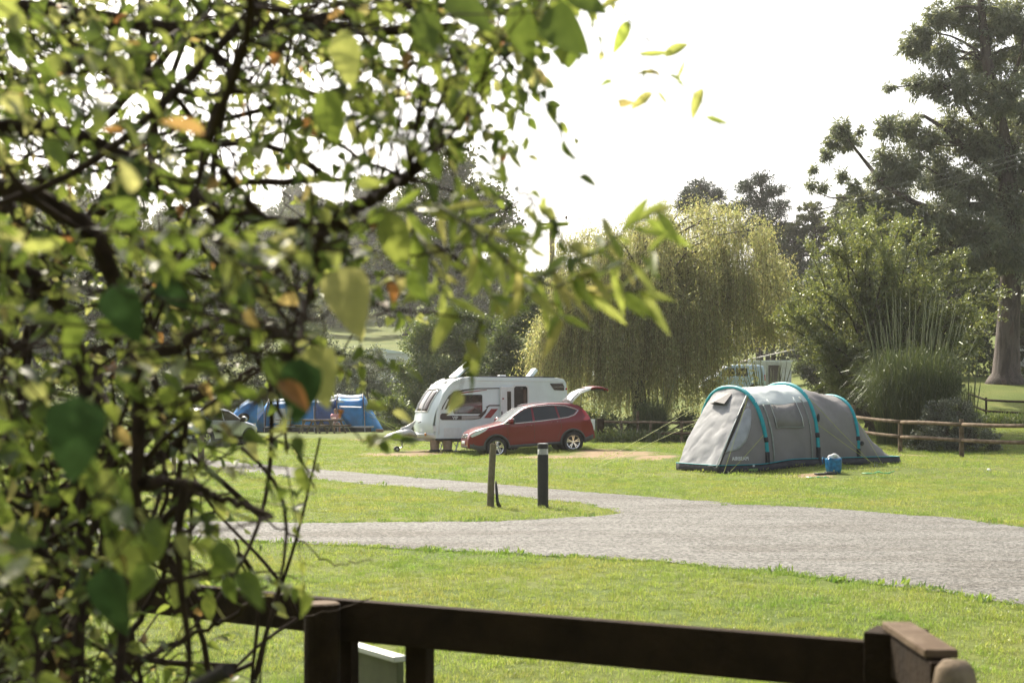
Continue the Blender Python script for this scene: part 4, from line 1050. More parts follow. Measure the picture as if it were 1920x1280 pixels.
def car(name, label, cat, loc, rot, paint, P, group=None, hatch_open=False, wheels=True):
    """local: x to the rear, front axle at x=0, centre line y=0, z up"""
    root = thing(name, label, cat, loc, rot=rot, group=group)
    top = P['top']; W = P['w']; zb0 = P['zb']; belt = P['belt']; wr_ = P['wr']; ra = P['rear']; rt = P['roofw']
    tx = [p_[0] for p_ in top]; tz = [p_[1] for p_ in top]
    x0, x1 = tx[0], tx[-1]
    zroof = max(tz)
    ztop = lambda x: float(np.interp(x, tx, tz))
    def nose(x):
        f = 1 - P['nf'] * max(0, (x0 + .75 - x) / .75) ** 2.4; r_ = 1 - P['nr'] * max(0, (x - x1 + .6) / .6) ** 2.4
        return f * r_
    def wid(x, z):
        w_ = W * nose(x)
        if z < .55: w_ *= 1 - .05 * ((.55 - z) / .35) ** 2
        if z > belt: w_ *= 1 - (1 - rt) * ((z - belt) / (zroof - belt)) ** 1.15
        else: w_ *= 1 - .035 * ((z - belt) / .4) ** 2 * (1 if z > belt - .4 else 1) if z > belt - .4 else 1 - .035
        return w_
    def zbot(x): return zb0 + .10 * max(0, (x0 + .35 - x) / .35) + P.get('rb', .12) * max(0, (x - x1 + .45) / .45)
    xs = sorted(set(list(np.round(np.linspace(x0, x1, 70), 3)) + list(np.round(np.array(tx), 3)) + [x0 + .01, x0 + .03, x1 - .01, x1 - .03]))
    rc = .10; rows = []
    for x in xs:
        zt = max(ztop(x), zbot(x) + .05); zb = zbot(x); r_ = min(rc, (zt - zb) * .4); half = []
        for t in np.linspace(0, 1, 12):
            z = zb + (zt - r_ - zb) * t; half.append((wid(x, z), z))
        wt, _ = half[-1]
        for t in np.linspace(0, math.pi / 2, 6)[1:]: half.append((wt - r_ * (1 - math.cos(t)) - .02 * math.sin(t), zt - r_ + r_ * math.sin(t)))
        we, ze = half[-1]
        for t in (.66, .33, 0): half.append((we * t, ze + .03 * (1 - t * t)))
        rows.append([Vector((x, -a_, z_)) for a_, z_ in half] + [Vector((x, a_, z_)) for a_, z_ in half[-2::-1]])
    mb = MB(); mb.grid(rows); nr = len(rows[0])
    mb.add(rows[0], [tuple(range(nr))]); mb.add(rows[-1], [tuple(range(nr))[::-1]])
    mb.f += [(i * nr, i * nr + nr - 1, (i + 1) * nr + nr - 1, (i + 1) * nr) for i in range(len(rows) - 1)]; mb.m += [0] * (len(rows) - 1)
    body = mb.build('body', paint, root, smooth=True)
    bm = bmesh.new(); bm.from_mesh(body.data); bmesh.ops.remove_doubles(bm, verts=bm.verts, dist=.0008); bmesh.ops.recalc_face_normals(bm, faces=bm.faces); bm.to_mesh(body.data); bm.free()
    body.data.materials.append(BLACK)
    # wheel arches and tailgate opening cut out of the shell
    cut = MB()
    for ax in (0, ra):
        cut.mark(0); n = 28; v0 = len(cut.v)
        cut.tube([(ax, -W - .3, wr_), (ax, W + .3, wr_)], wr_ + .055, 32)
    if hatch_open: cut.prism([(ra + .52, .82), (ra + 1.6, .82), (ra + 1.6, 1.75), (ra + .26, 1.50)], -W * .70, W * .70)
    cme = cut.mesh('cut'); co = bpy.data.objects.new('cut', cme); COL.objects.link(co); co.parent = root; cme.materials.append(BLACK)
    bmc = bmesh.new(); bmc.from_mesh(cme); bmesh.ops.recalc_face_normals(bmc, faces=bmc.faces); bmc.to_mesh(cme); bmc.free()
    bpy.context.view_layer.update()
    md = body.modifiers.new('cut', 'BOOLEAN'); md.object = co; md.operation = 'DIFFERENCE'; md.solver = 'EXACT'; md.material_mode = 'TRANSFER'
    dg = bpy.context.evaluated_depsgraph_get(); me = bpy.data.meshes.new_from_object(body.evaluated_get(dg))
    body.modifiers.clear(); body.data = me; bpy.data.objects.remove(co)
    bi = [i for i, m_ in enumerate(me.materials) if m_ is BLACK or (m_ and m_.name.startswith('black_plastic'))][-1]
    for f_ in me.polygons:
        c_ = f_.center
        for ax in (0, ra):
            if abs(math.hypot(c_.x - ax, c_.z - wr_) - (wr_ + .055)) < .012 and abs(f_.normal.y) < .35: f_.material_index = bi
        if hatch_open and c_.x > ra + .2 and abs(c_.y) <= W * .705 and c_.z > .8 and (f_.normal.x < .0 or c_.x < ra + .56 or abs(abs(c_.y) - W * .70) < .01 and abs(f_.normal.y) > .9): 
            if c_.x > ra + .45 : f_.material_index = bi
    for ax in (0, ra):
        MB().tube([(ax, -W * .72, wr_ + .02), (ax, W * .72, wr_ + .02)], wr_ + .03, 28).build('wheel_well', BLACK, root, smooth=True)
    try:
        me.set_sharp_from_angle(angle=R(40))
    except Exception: pass
    side = lambda x, z, s, o_=.004: Vector((x, s * (wid(x, z) + o_), z))
    # cladding arches and sill
    for s in (-1, 1):
        for ax in (0, ra):
            mb = MB(); rw = []
            for t in np.linspace(R(-12), R(192), 28):
                rr_ = []
                for (r_, o_) in ((wr_ + .05, -.06), (wr_ + .05, .018), (wr_ + .105, .016), (wr_ + .11, -.01)):
                    x = ax + r_ * math.cos(t); z = wr_ + r_ * math.sin(t); z = max(z, zb0 + .0)
                    rr_.append(Vector((x, s * (W * nose(min(max(x, x0 + .3), x1 - .2)) * .985 + o_), z)))
                rw.append(rr_)
            MB().grid(rw).build('arch_trim', P['clad'], root, smooth=True)
        if P.get('sill', True):
            pts = np.linspace(wr_ + .10, ra - wr_ - .10, 9)
            MB().grid([[side(x, zb0 + .0, s, -.03), side(x, zb0, s, .02), side(x, zb0 + .09, s, .014), side(x, zb0 + .10, s, -.004)] for x in pts]).build('sill', P['clad'], root, smooth=True)
            for (xa, xb) in ((x0 + .06, -wr_ - .10), (ra + wr_ + .10, x1 - .06)):
                MB().grid([[side(x, zbot(x) - .01, s, -.03), side(x, zbot(x) - .01, s, .012), side(x, zbot(x) + .14, s, .010), side(x, zbot(x) + .15, s, -.004)] for x in np.linspace(xa, xb, 7)]).build('bumper_trim', P['clad'], root, smooth=True)
        # side windows
        for k, poly in enumerate(P['glass']):
            pts = [side(x, z, s, .006) for x, z in poly]; c = sum(pts, Vector()) / len(pts)
            MB().add(pts + [c], [(i, (i + 1) % len(pts), len(pts)) for i in range(len(pts))]).build('window', GLASS_D, root, fix=True)
        if P.get('dlo'):
            MB().tube([side(x, z, s, .006) for x, z in P['dlo']], .014, 5).build('window_trim', CHROME, root, smooth=True)
        for (xa, za, xb, zb_) in P.get('lines', []):
            MB().tube([side(xa + (xb - xa) * t, za + (zb_ - za) * t, s, -.001) for t in np.linspace(0, 1, 6)], .005, 4).build('door_gap', BLACK, root)
        for (hx, hz) in P.get('handles', []):
            MB().tube([side(hx - .1, hz, s, .0), side(hx - .08, hz, s, .035), side(hx + .08, hz + .01, s, .035), side(hx + .1, hz + .01, s, 0)], .016, 6).build('door_handle', paint, root, smooth=True)
        # mirrors
        mx, mz = P['mirror']
        e = MB(); e.ball((mx, s * (wid(mx, mz) + .18), mz + .04), .13, 8, (.8, 1.15, .85)); mo = e.build('wing_mirror', paint, root, smooth=True)
        MB().ball((mx + .07, s * (wid(mx, mz) + .18), mz + .04), .12, 7, (.5, 1.05, .8)).build('mirror_glass', BLACK, mo, smooth=True)
        MB().tube([(mx, s * (wid(mx, mz) - .02), mz - .04), (mx, s * (wid(mx, mz) + .10), mz - .01)], [.035, .025], 8).build('stalk', BLACK, mo, smooth=True)
        # lamps
        hl = P['head']; pts = [side(x, z, s, .020) for x, z in hl]; c = sum(pts, Vector()) / len(pts) + Vector((-.03, s * .03, .02))
        MB().add(pts + [c], [(i, (i + 1) % len(pts), len(pts)) for i in range(len(pts))]).build('headlight', P['lampmat'], root, smooth=True)
        tl = P['tail']; pts = [side(x, z, s, .008) for x, z in tl]; c = sum(pts, Vector()) / len(pts) + Vector((.02, s * .02, 0))
        MB().add(pts + [c], [(i, (i + 1) % len(pts), len(pts)) for i in range(len(pts))]).build('tail_light', P['tailmat'], root, smooth=True)
        if P.get('rails'):
            MB().tube([Vector((x, s * (wid(x, ztop(x) - .08) - .07), ztop(x) + .03)) for x in np.linspace(P['rails'][0], P['rails'][1], 8)], .018, 6).build('roof_rail', STEEL, root, smooth=True)
    # windscreen / rear screen
    def screen(nm, xa, xb, wfac, mat, n=8, off=.006):
        rows_ = []
        for x in np.linspace(xa, xb, n):
            zt = ztop(x); r_ = rc; we = wid(x, zt - r_) - r_ - .02
            rows_.append([Vector((x, we * t * wfac, zt + .03 * (1 - (t * wfac) ** 2) + off)) for t in np.linspace(-1, 1, 9)])
        return MB().grid(rows_).build(nm, mat, root, smooth=True)
    screen('windscreen', *P['ws'], .99, WSCR)
    for s_ in (-.35, .25):
        x = P['ws'][0]; MB().tube([(x - .02, s_ * W, ztop(x - .02) + .04), (x + .12, (s_ + .35) * W, ztop(x + .12) + .05)], .008, 5).build('wiper', BLACK, root)
    if P.get('rs') and not hatch_open: screen('rear_window', *P['rs'], .9, GLASS_D)
    if wheels:
        for ax in (0, ra):
            for s in (-1, 1): wheel(root, (ax, s * (W - .125), wr_), wr_, .22, wr_ * .66, s)
    root['_'] = 1; del root['_']
    # front: grille, plate, bumper intake
    def front(zc, yw, hgt, mat, nm, off=.012, n=9):
        rows_ = []
        for y in np.linspace(-yw, yw, n):
            col_ = []
            for z in np.linspace(zc - hgt / 2, zc + hgt / 2, 4):
                # find x on the nose where the shell reaches (y, z)
                xx = x0
                for x in np.linspace(x0, x0 + 1.0, 240):
                    if ztop(x) >= z + .001 and wid(x, z) >= abs(y) and zbot(x) <= z: xx = x; break
                col_.append(Vector((xx - off, y, z)))
            rows_.append(col_)
        return MB().grid(rows_).build(nm, mat, root, smooth=True, solid=.008)
    for f_ in P['front']: front(*f_)
    return root, wid, ztop, side
def lampm(name, c, rough=.12):
    m, nt, out = newmat(name); b = N(nt, 'ShaderNodeBsdfPrincipled', Roughness=rough); b.inputs['Base Color'].default_value = (*c, 1); b.inputs['Coat Weight'].default_value = 1
    nt.links.new(b.outputs[0], out.inputs[0]); return m
HEADL = lampm('clear_headlamp', (.6, .66, .72)); TAILR = lampm('red_lamp', (.45, .01, .015))
CLAD = pmat('grey_cladding', (.055, .057, .06), .6, var=.1)
suv = dict(w=.905, zb=.30, belt=1.08, wr=.345, rear=2.62, roofw=.76, nf=.32, nr=.20,
           top=[(-.92, .42), (-.915, .60), (-.89, .74), (-.82, .86), (-.66, .95), (-.4, 1.02), (0, 1.085), (.27, 1.13), (.5, 1.28), (.85, 1.50), (1.15, 1.62), (1.5, 1.675), (1.9, 1.69), (2.4, 1.665), (2.72, 1.62), (2.95, 1.54), (3.17, 1.33), (3.30, 1.08), (3.37, .92), (3.42, .72), (3.43, .50)],
           clad=CLAD, mirror=(.50, 1.15), ws=(.30, 1.12), rs=(2.85, 3.2), rails=(1.15, 2.75),
           glass=[[(.36, 1.125), (.68, 1.34), (1.0, 1.535), (1.27, 1.575), (1.27, 1.135), (.8, 1.125)], [(1.35, 1.14), (1.33, 1.58), (1.75, 1.60), (2.08, 1.585), (2.16, 1.175)],
                  [(2.22, 1.18), (2.14, 1.58), (2.45, 1.54), (2.75, 1.43), (2.83, 1.385), (2.70, 1.27), (2.5, 1.205)]],
           dlo=[(.30, 1.10), (.8, 1.10), (1.5, 1.12), (2.1, 1.15), (2.5, 1.18), (2.74, 1.25), (2.88, 1.385), (2.76, 1.455), (2.45, 1.57), (2.0, 1.62), (1.5, 1.62), (1.2, 1.60), (.98, 1.56), (.65, 1.36), (.30, 1.10)],
           lines=[(.40, 1.05, .42, .44), (1.33, 1.10, 1.30, .44), (2.22, 1.14, 2.24, .86), (2.24, .86, 2.10, .52)], handles=[(1.12, .99), (2.02, 1.06)],
           head=[(-.84, .80), (-.70, .90), (-.45, 1.0), (-.22, 1.045), (-.35, .93), (-.55, .83), (-.78, .74)], lampmat=HEADL,
           tail=[(3.0, 1.40), (3.12, 1.36), (3.22, 1.20), (3.28, 1.08), (3.16, 1.04), (3.00, 1.06), (3.10, 1.16)], tailmat=TAILR,
           front=[(.80, .42, .17, CHROME, 'grille'), (.80, .34, .10, BLACK, 'grille_mesh', .022), (.40, .62, .12, BLACK, 'air_intake'), (.56, .26, .11, WHITE2, 'number_plate', .03), (.74, .40, .018, CHROME, 'grille_bar', .034), (.84, .40, .018, CHROME, 'grille_bar', .034)])
thc = R(13)
q0 = px(932, 858.5, 47.0); org = q0 + Vector((-math.sin(thc), math.cos(thc), 0)) * .80
rc_, widc, ztopc, sidec = car('red_car', 'red family SUV parked with its tailgate raised beside the caravan', 'car', org, (0, -R(3.9), thc), RED, suv, hatch_open=True)
MB().ball((-.925, 0, .80), .05, 6, (.3, 1, .8)).build('emblem', CHROME, rc_, smooth=True)
for s in (-1, 1): MB().ball((-.74, s * .66, .50), .07, 6, (.5, 1.3, .7)).build('fog_light', BLACK, rc_, smooth=True)
# raised tailgate: glass upper part and red lower part, hinged at the roof
def tailgate():
    prof = [(2.68, 1.66), (2.80, 1.80), (2.97, 1.95), (3.17, 2.04), (3.40, 2.07)]
    prof2 = [(3.40, 2.07), (3.62, 2.10), (3.86, 2.06), (4.03, 2.0), (4.02, 1.95)]
    def shell(pr, wa, nm, mat, thick):
        pr = resample(pr, 10); rows = []
        for i, (x, z) in enumerate(pr):
            rows.append([Vector((x, wa * t * (1 - .05 * i / 9), z + .05 * (1 - t * t))) for t in np.linspace(-1, 1, 11)])
        o_ = MB().grid(rows).build(nm, mat, tg, smooth=True, fix=False); md = o_.modifiers.new('s', 'SOLIDIFY'); md.thickness = thick; md.offset = 0
    tg = bpy.data.objects.new('tailgate', None); COL.objects.link(tg); tg.parent = rc_
    shell(prof, .62, 'glass', pmat('sky_glare_glass', (.35, .36, .36), .05, spec=1, coat=1), .025); shell(prof2, .66, 'lower_panel', RED, .05)  # glass has a pale base in place of the sky reflected there
    shell([(3.36, 2.02), (3.62, 2.04), (3.86, 2.0), (4.0, 1.93)], .58, 'inner_lining', BLACK, .03)
    for s in (-1, 1):
        MB().tube([(2.70, s * .64, 1.63), (2.85, s * .64, 1.79), (3.05, s * .65, 1.95), (3.4, s * .66, 2.06)], .035, 6).build('frame', WPAINT if s < 0 else RED, tg, smooth=True)
        MB().tube([(3.02, s * .62, 1.45), (3.10, s * .6, 1.93)], .012, 6).build('gas_strut', BLACK, tg)
        MB().ball((3.95, s * .52, 2.02), .08, 6, (.8, 1, .4)).build('lamp', TAILR, tg, smooth=True)
    MB().box((2.86, 0, 1.15), (.5, 1.15, .6)).build('boot_lining', BLACK, rc_, bevel=.02)
tailgate()

hatch = dict(w=.85, zb=.22, belt=.95, wr=.31, rear=2.5, roofw=.78, nf=.3, nr=.22,
             top=[(-.80, .40), (-.79, .58), (-.72, .72), (-.4, .84), (.1, .94), (.35, 1.0), (.75, 1.25), (1.15, 1.42), (1.7, 1.48), (2.4, 1.44), (2.72, 1.38), (2.95, 1.18), (3.10, .98), (3.17, .86), (3.22, .60), (3.22, .42)],
             clad=CLAD, mirror=(.55, 1.0), ws=(.38, 1.1), rs=(2.74, 3.04), glass=[[(.5, 1.0), (1.1, 1.34), (1.5, 1.38), (1.5, 1.0)], [(1.57, 1.0), (1.57, 1.385), (2.3, 1.35), (2.55, 1.2), (2.4, 1.03)]],
             lines=[(.55, .95, .5, .3), (1.53, .95, 1.5, .3), (2.4, .95, 2.1, .6)], handles=[(1.35, .88), (2.2, .9)],
             head=[(-.70, .66), (-.5, .76), (-.2, .80), (-.3, .68), (-.6, .58)], lampmat=HEADL, tail=[(2.95, 1.08), (3.03, 1.0), (3.08, .78), (2.9, .78), (2.85, .9)], tailmat=TAILR,
             front=[(.62, .35, .1, BLACK, 'grille'), (.36, .5, .12, BLACK, 'air_intake'), (.48, .26, .11, WHITE2, 'number_plate', .03)])
g = on(366, 54); t_ = R(-118)
car('silver_car', 'silver hatchback seen through the leaves, parked left of the blue tent', 'car', g + Vector((math.cos(t_), math.sin(t_), 0)) * -2.2, (0, 0, t_), SILVER, hatch)
g = on(1335, 95)
van = dict(hatch); van.update(w=.9, belt=1.1, zb=.25, rear=2.7, top=[(-.85, .4), (-.84, .7), (-.7, .95), (-.3, 1.08), (.0, 1.2), (.5, 1.65), (.9, 1.9), (1.6, 1.98), (3.0, 1.95), (3.35, 1.9), (3.45, 1.3), (3.5, .9), (3.5, .4)],
    mirror=(.2, 1.2), ws=(.03, .8), rs=None, glass=[[(.3, 1.2), (.75, 1.68), (1.3, 1.75), (1.3, 1.2)], [(1.4, 1.2), (1.4, 1.75), (2.2, 1.75), (2.2, 1.2)]], head=[(-.78, .7), (-.6, .9), (-.4, .9), (-.5, .7)], tail=[(3.35, 1.3), (3.45, 1.3), (3.48, .9), (3.38, .9)], lines=[(1.35, 1.8, 1.35, .35)], handles=[(1.2, 1.05)])
car('white_van', 'white van with blue side parked beyond the willow, partly hidden', 'van', g, (0, 0, R(8)), pmat('pale_blue_paint', (.45, .6, .72), .4, var=.2, scale=1, coat=.6), van)

# ================================================================== CARAVAN
def caravan():
    th = R(20); c0 = px(818, 846, 50.0); c0.z = 0.0
    # local: x=0 at the front lower corner of the near side, body to +x, near side at y=0
    root = thing('caravan', 'white touring caravan with open door and two raised roof hatches', 'caravan', c0, rot=(0, -R(.4), th))
    L_ = 4.98; W_ = 2.25
    prof = [(.02, .42), (-.03, .60), (-.02, .95), (.02, 1.35), (.12, 1.72), (.27, 2.05), (.47, 2.33), (.68, 2.50), (.95, 2.61), (1.35, 2.64), (4.6, 2.60), (4.86, 2.55), (4.95, 2.42), (4.99, 2.1), (5.0, .42)]
    body = MB(); body.prism(prof, .05, W_ - .05); body.build('body', WHITE, root, bevel=.05, smooth=False)
    # near and far side panels with a proud moulded edge
    for y0, y1 in ((.0, .06), (W_ - .06, W_)):
        MB().prism(prof, y0, y1).build('side_panel', WHITE, root, bevel=.02)
    inner = [(x + (.10 if x < 1 else 0), z - (.09 if z > 2 else 0)) for x, z in prof]
    MB().tube([(x + .13 * (1 if x < .6 else .6 if x < 1 else 0), -.008, z - (.13 if z > 2.2 else .05 if z > 1.8 else 0)) for x, z in prof[1:12]], .012, 6).build('side_moulding', WHITE2, root, smooth=True)
    # bulging front panel between the side mouldings
    fr = [(x - b_, z) for (x, z), b_ in zip(prof[:10], (.12, .30, .38, .34, .28, .22, .17, .12, .06, .0))]
    fr = resample(fr, 22); rows = []
    for (x, z) in fr:
        rows.append([Vector((x + .30 * abs(t) ** 3, .06 + (W_ - .12) * (t + 1) / 2, z)) for t in np.linspace(-1, 1, 15)])
    MB().grid(rows).build('front_panel', WHITE, root, smooth=True)
    def fwin(i0, i1, j0, j1, mat, nm, off=.012):
        MB().grid([[p_ + Vector((-off, 0, off * .5)) for p_ in r_[j0:j1 + 1]] for r_ in rows[i0:i1 + 1]]).build(nm, mat, root, smooth=True, solid=.01)
    FW = pmat('brown_front_window', (.04, .026, .02), .18, var=.5, scale=3, spec=.35)
    fwin(7, 13, 2, 12, FW, 'front_window'); fwin(15, 19, 3, 11, GLASS_B, 'front_skylight')
    for j in (2, 5, 9, 12):
        MB().tube([rows[i][j] + Vector((-.022, 0, .01)) for i in range(7, 14)], .016, 5).build('window_bar', WHITE2, root)
    for i in (7, 13, 15, 19): MB().tube([rows[i][j] + Vector((-.022, 0, .01)) for j in range(2, 13)], .02, 5).build('window_rim', WHITE2, root, smooth=True)
    text_obj('lettering', 'COACHMAN', .20, WHITE2, root, (rows[14][7].x - .03, W_ / 2, rows[14][7].z - .05), (R(58), 0, R(-90)))
    # nose bumper with lamps
    MB().grid([[r_[j] + Vector((-.05, 0, 0)) for j in range(15)] for r_ in rows[0:3]]).build('front_bumper', WHITE2, root, smooth=True, solid=.05)
    for y in (.32, W_ - .32): MB().ball((-.30, y, .62), .08, 6, (.5, 1.3, .8)).build('marker_lamp', lampm('amber', (.5, .2, .02)), root, smooth=True)
    for y in (.5, 1.75): MB().tube([(-.40, y, 1.06), (-.47, y, 1.04), (-.47, y + .12, 1.03)], .018, 6).build('grab_handle', BLACK, root, smooth=True)
    f = lambda poly, nm, mat, y=-.006, t=.008: MB().prism(poly, y - t, y).build(nm, mat, root)
    # side window
    win = [(0.669, 1.40), (0.669, 1.94), (0.707, 1.98), (1.65, 1.98), (1.69, 1.94), (1.69, 1.40), (1.65, 1.36), (0.707, 1.36)]
    f([(x + (-.03 if x < 1.2 else .03), z + (-.03 if z < 1.6 else .03)) for x, z in win], 'window_frame', BLACK, -.002, .012)
    f(win, 'window', GLASS_B, -.016, .012)
    # graphics: dark swoosh above, dark wedge, strip with VIP
    GB = pmat('dark_brown_decal', (.045, .03, .026), .35, var=.2); GR_ = pmat('red_decal', (.25, .02, .02), .4); GS = pmat('grey_decal', (.35, .33, .31), .4)
    f([(0.159, 1.48), (0.471, 1.98), (0.66, 2.12), (1.08, 2.20), (1.56, 2.24), (2.37, 2.25), (2.37, 2.215), (1.56, 2.205), (1.08, 2.14), (0.726, 2.04), (0.613, 1.92), (0.386, 1.50)], 'swoosh_decal', GB)
    f([(0.537, 1.90), (0.613, 2.0), (0.99, 2.10), (1.89, 2.19), (1.89, 2.17), (0.99, 2.05), (0.66, 1.95), (0.499, 1.62), (0.452, 1.62)], 'red_stripe_decal', GR_, -.0145, .004)
    f([(0.197, 1.43), (0.424, 1.86), (0.48, 1.85), (0.272, 1.42)], 'swoosh_edge_decal', WHITE2, -.0145, .004)
    f([(0.14, 1.28), (0.216, 1.36), (0.499, 1.36), (0.376, 1.28), (0.896, 1.27), (1.56, 1.27), (1.8, 1.44), (1.94, 1.58), (1.84, 1.36), (1.65, 1.16), (1.37, 1.12), (0.216, 1.12), (0.14, 1.18)], 'lower_band_decal', GB)
    f([(0.943, 1.14), (0.943, 1.255), (1.56, 1.255), (1.65, 1.19), (1.37, 1.14)], 'band_fade_decal', GS, -.0145, .004)
    text_obj('lettering', 'VIP', .15, WHITE2, root, (.70, -.022, 1.145), (R(90), 0, 0), bold=True)
    f([(1.78, 1.18), (2.05, 1.50), (2.31, 1.50), (2.03, 1.18)], 'red_wedge_decal', GR_)
    f([(1.84, 1.56), (1.98, 1.64), (2.37, 1.64), (2.37, 1.60), (2, 1.60), (1.89, 1.54)], 'arch_decal', GB)
    f([(0.282, .52), (0.282, .84), (0.943, .84), (0.943, .52)], 'locker_door', WHITE2, -.001, .012); f([(-0.125, .72), (-0.125, .92), (-0.00175, .92), (-0.00175, .72)], 'socket_cover', WHITE2, -.001, .02)
    f([(-0.0301, .41), (-0.0301, .47), (4.3, .47), (4.3, .41)], 'skirt', BLACK, -.001, .014)
    # door opening with the door swung out
    do = [(2.92, .62), (2.92, 2.24), (2.98, 2.30), (3.37, 2.30), (3.43, 2.24), (3.43, .62)]
    f([(x + (-.05 if x < 3.17 else .05), z + (.05 if z > 1 else -.05)) for x, z in do], 'door_frame', WHITE2, -.001, .022)
    f(do, 'doorway', pmat('interior_shade', (.025, .018, .014), .8, var=.5, scale=3), -.025, .004)  # flat dark plate on the wall, coloured as the unlit inside
    MB().box((3.32, -.04, 1.5), (.10, .02, 1.4)).build('door_curtain', pmat('curtain_brown', (.08, .05, .04), .9), root)
    d = bpy.data.objects.new('door', None); COL.objects.link(d); d.parent = root; d.location = (2.90, -.03, 0); d.rotation_euler = (0, 0, R(188))
    MB().box((.27, 0, 1.46), (.54, .05, 1.66)).build('door_panel', WHITE2, d, bevel=.02)
    MB().box((.20, .03, 1.72), (.16, .02, .80)).build('door_window', GLASS_B, d, bevel=.01)
    MB().box((.50, .035, 1.35), (.03, .04, .12)).build('handle', BLACK, d)
    MB().box((.44, .03, 1.86), (.07, .01, .05)).build('sticker', GR_, d)
    # rear badge window
    bd = [(4.30, 2.40), (4.42, 2.22), (4.48, 2.16), (4.86, 2.14), (4.86, 2.30), (4.80, 2.40)]
    f(bd, 'badge_decal', GB); text_obj('lettering', 'COACHMAN', .085, GS, root, (4.64, -.018, 2.24), (R(90), 0, 0))
    MB().ball((4.95, -.0, 2.2), .04, 6).build('marker_lamp', TAILR, root)
    # roof rail, hatches, awning rail
    MB().tube([(1.3, .04, 2.655), (2.9, .04, 2.645), (4.5, .04, 2.62)], .022, 6).build('awning_rail', BLACK, root, smooth=True)
    MB().box((2.9, 1.1, 2.64), (2.6, 1.5, .04)).build('solar_panel', GLASS_B, root, bevel=.01)
    def hatch_(x, y, w_, l_, ang, thick, mat):
        o_ = MB().box((l_ / 2, 0, 0), (l_, w_, thick)).box((l_ / 2, 0, -thick * .7), (l_ * .9, w_ * .9, .02)).build('roof_hatch', mat, root, bevel=.02); o_.location = (x, y, 2.64); o_.rotation_euler = (0, -R(ang), 0)
        for s in (-1, 1): MB().tube([(x + l_ * .25, y + s * w_ * .35, 2.62), (x + l_ * .75 * math.cos(R(ang)), y + s * w_ * .35, 2.64 + l_ * .75 * math.sin(R(ang)))], .012, 5).build('hatch_stay', BLACK, root)
    hatch_(.92, .9, .9, .86, 40, .06, WHITE); hatch_(3.75, .7, .42, .38, 50, .10, WHITE)
    MB().box((2.6, .4, 2.68), (.25, .25, .06)).build('roof_vent', WHITE2, root, bevel=.02)
    # running gear
    MB().box((2.4, W_ / 2, .38), (4.6, 1.2, .1)).build('chassis', STEEL, root)
    for y in (.16, W_ - .16): wheel(root, (2.9, y, .33), .33, .19, .2, -1 if y < 1 else 1)
    for (x, y) in ((.78, .22), (.78, W_ - .22), (4.5, .22)):
        MB().tube([(x + .12, y, .40), (x, y, .03)], .025, 6).tube([(x - .10, y, .36), (x + .05, y, .15)], .015, 5).box((x, y, .015), (.2, .14, .03)).build('corner_steady', STEEL, root)
    hb = MB(); hb.beam((.0, .7, .42), (-1.25, W_ / 2, .44), .06, .10); hb.beam((.0, W_ - .7, .42), (-1.25, W_ / 2, .44), .06, .10); hb.build('draw_frame', STEEL, root)
    MB().tube([(-.95, W_ / 2 - .08, .70), (-.95, W_ / 2 - .08, .14)], .025, 8).build('jockey_stem', STEEL, root)
    MB().tube([(-1.16, W_ / 2 - .05, .10), (-1.16, W_ / 2 - .17, .10)], .10, 16).build('jockey_wheel', RUBBER, root, smooth=False)
    MB().tube([(-.95, W_ / 2 - .08, .16), (-1.16, W_ / 2 - .04, .10)], .012, 5).tube([(-1.16, W_ / 2 - .18, .10), (-1.16, W_ / 2 - .19, .10)], .04, 10).build('jockey_fork', STEEL, root)
    # folded grey hitch cover with a raised corner
    HC = pmat('grey_hitch_cover', (.50, .50, .50), .6, var=.2, scale=4, bump=.9, bscale=8)
    sec = [(-1.62, .50, .06), (-1.5, .54, .12), (-1.3, .58, .17), (-1.1, .62, .20), (-.9, .66, .24), (-.72, .70, .22), (-.55, .62, .18), (-.45, .56, .12)]
    rr_ = []
    for (x, z, r_) in sec: rr_.append([Vector((x, W_ / 2 - .12 + r_ * 1.2 * math.cos(t), z + r_ * .62 * math.sin(t) + .015 * math.sin(5 * t + x * 9))) for t in np.linspace(0, 2 * math.pi, 16, endpoint=False)])
    mb = MB(); mb.grid(rr_, closed=True); mb.add(rr_[0], [tuple(range(16))]); mb.add(rr_[-1], [tuple(range(16))[::-1]]); mb.build('hitch_cover', HC, root, smooth=True)
    MB().tube([(-.95, W_ / 2 - .12, .72), (-.72, W_ / 2 - .12, .84), (-.52, W_ / 2 - .12, 1.02), (-.46, W_ / 2 - .12, 1.10)], [.14, .10, .05, .015], 8).build('cover_peak', HC, root, smooth=True)
    def bucket(xx, y, lab):
        p_ = root.matrix_basis @ Vector((xx, y, 0)); p_ = Vector((c0.x + xx * math.cos(th) - y * math.sin(th), c0.y + xx * math.sin(th) + y * math.cos(th), 0)); p_.z = h(p_.x, p_.y)
        r2 = thing('waste_container', lab, 'container', p_)
        B_ = pmat('tan_plastic', (.30, .22, .15), .6, var=.15)
        MB().lathe([(.001, .10), (.15, .10), (.155, .14), (.175, .42), (.16, .44), (.001, .44)], 20).build('drum', B_, r2, smooth=False)
        MB().lathe([(.001, .0), (.17, .0), (.19, .03), (.19, .09), (.16, .10), (.001, .10)], 20).build('base', BLACK, r2, smooth=False)
    bucket(.04, .32, 'tan waste container under the front corner of the caravan, left one'); bucket(.48, .20, 'tan waste container beside the steady leg, nearer the car')
    return root
caravan()
